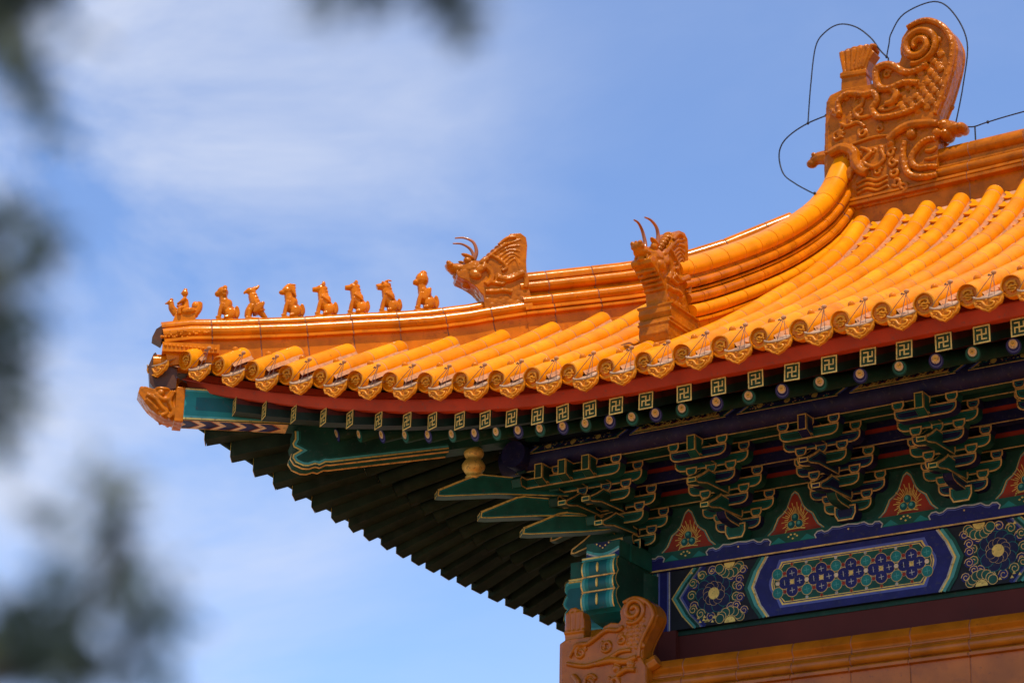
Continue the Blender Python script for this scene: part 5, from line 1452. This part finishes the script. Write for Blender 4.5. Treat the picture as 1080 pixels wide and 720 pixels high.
for c_ in ((.752,Y0,3.705),(1.398,Y0,4.084),(1.91,Y0,3.409),(.90,Y0,3.73),(2.138,Y0+.03,3.373),(.965,.84,2.93)): b.ball(c_,(.011,.011,.013),'iron_wire',seg=8,ring=5)
b.tube([(.90,Y0+.02,3.73),(.95,Y0+.03,3.74)],.007,'iron_wire',6)
o = b.build('lightning_conductor'); o['label'] = 'thin dark wire looping round the tall ridge dragon and along the ridge'; o['category'] = 'wire'

# ------------------------------------------------------------------ cypress beside the camera
def cypress():
    base = CAM+fw*0.0; bx = Vector((CAM.x,CAM.y,0))+Vector((fw.x,fw.y,0)).normalized()*1.55-Vector((rt0.x,rt0.y,0))*1.15
    root = empty('cypress_tree',(bx.x,bx.y,GZ),'blurred dark conifer branches hanging close in front at the left and top','tree')
    t = MB(); rr = random.Random(3)
    zt = GZ; top = -1.6
    tr = [(bx.x+.06*sin(k*1.3),bx.y+.05*cos(k*1.7),GZ+(top-GZ)*k/8) for k in range(9)]
    t.tube(tr,[.17-.012*k for k in range(9)],'bark',12)
    o = t.build('trunk'); o.parent = root; o.matrix_parent_inverse = Matrix.Translation(-root.location)
    lb = MB(); lf = MB()
    def world(r_, d_, dist): return CAM+fw*dist+rt*(r_*dist)+dn*(d_*dist)
    def spray(c, r, n, L=.020, k=5):
        r = r*.95; mm = 'olive_needle' if rr.random() < .22 else 'needle_green'
        for _ in range(n*k):
            v = Vector((rr.gauss(0,1),rr.gauss(0,1),rr.gauss(0,1))); v = v.normalized()*r*(rr.random()**.5)
            p = Vector(c)+v
            d = Vector((rr.gauss(0,1),rr.gauss(0,1),rr.gauss(-.5,1))).normalized(); s = d.orthogonal().normalized()
            s = (Matrix.Rotation(rr.uniform(0,6.28),3,d) @ s)
            l_ = L*rr.uniform(.6,1.3); w_ = l_*.12
            lf.add([p,p+d*l_*.5+s*w_,p+d*l_,p+d*l_*.5-s*w_],[[0,1,2,3]],mm)
    def branch(pts, r0, clumps):
        a = Vector((bx.x,bx.y,pts[0].z-.25)); L = smooth_path([a]+pts,5)
        lb.tube(L,[r0*(1-.8*i/(len(L)-1)) for i in range(len(L))],'bark',7)
        for c, r, n in clumps: spray(c,r,n)
    W = world; d0 = 1.5
    # (sideways, down) are slopes from the view axis
    def B(spine, dist, clumps): branch([W(a,c,dist) for a,c in spine],.012,[(W(a,c,dist+rr.uniform(-.12,.12)),r*dist,n) for a,c,r,n in clumps])
    def px(x,y): return ((x-540)/2624.7,(y-360)/2624.7)
    B([px(-120,40),px(-30,0),px(20,10),px(40,70)],1.35,[(*px(-26,5),.009,28),(*px(4,-14),.008,22),(*px(34,-18),.006,15),(*px(58,-20),.005,5),(*px(-8,26),.006,9),(*px(12,50),.005,7),(*px(28,78),.004,6),(*px(42,105),.004,5),(*px(50,132),.003,3),(*px(88,36),.002,2)])
    B([px(-140,300),px(-60,270),px(-15,330),px(0,420)],1.4,[(*px(38,232),.006,5),(*px(5,226),.006,6),(*px(-5,280),.009,14),(*px(30,275),.006,6),(*px(10,330),.009,14),(*px(-12,360),.009,16),(*px(15,392),.007,9),(*px(-5,430),.008,13),(*px(10,462),.005,5),(*px(45,330),.004,3),(*px(50,255),.005,4),(*px(32,420),.004,3)])
    B([px(-140,760),px(-20,715),px(80,670),px(125,560)],1.3,[(*px(122,515),.005,5),(*px(124,560),.006,14),(*px(50,540),.007,5),(*px(66,585),.006,5),(*px(135,610),.008,14),(*px(168,622),.006,5),(*px(150,655),.007,9),(*px(30,655),.009,17),(*px(75,662),.008,15),(*px(35,690),.009,22),(*px(85,702),.009,20),(*px(-5,685),.010,26),(*px(0,640),.007,9),(*px(140,695),.008,7),(*px(88,620),.006,5),(*px(178,600),.004,2),(*px(182,655),.005,3),(*px(176,700),.006,4),(*px(100,500),.005,4),(*px(60,620),.006,4)])
    B([px(300,-220),px(400,-170),px(458,-70),px(476,0)],1.3,[(*px(345,-14),.004,4),(*px(348,10),.003,2),(*px(396,-20),.005,7),(*px(400,2),.003,2),(*px(466,-22),.005,11),(*px(472,-6),.004,7),(*px(480,10),.004,5),(*px(490,28),.003,2)])
    o = lb.build('branch'); o.parent = root; o.matrix_parent_inverse = Matrix.Translation(-root.location)
    # the rest of the crown, above and to the left of the view
    for _ in range(60):
        v = Vector((rr.gauss(0,.45),rr.gauss(0,.45),rr.uniform(0,1.9)))
        c = Vector((bx.x,bx.y,-3.4))+v-Vector((rt0.x,rt0.y,0))*.35
        q = c-CAM; dz = q.dot(fw)
        if dz > .05 and abs(q.dot(rt)/dz) < .52 and abs(q.dot(dn)/dz) < .44: continue
        if dz < .3 and q.length < .8: continue
        spray(c,.16,90,.07,1)
    o = lf.build('foliage'); o.parent = root; o.matrix_parent_inverse = Matrix.Translation(-root.location)
cypress()
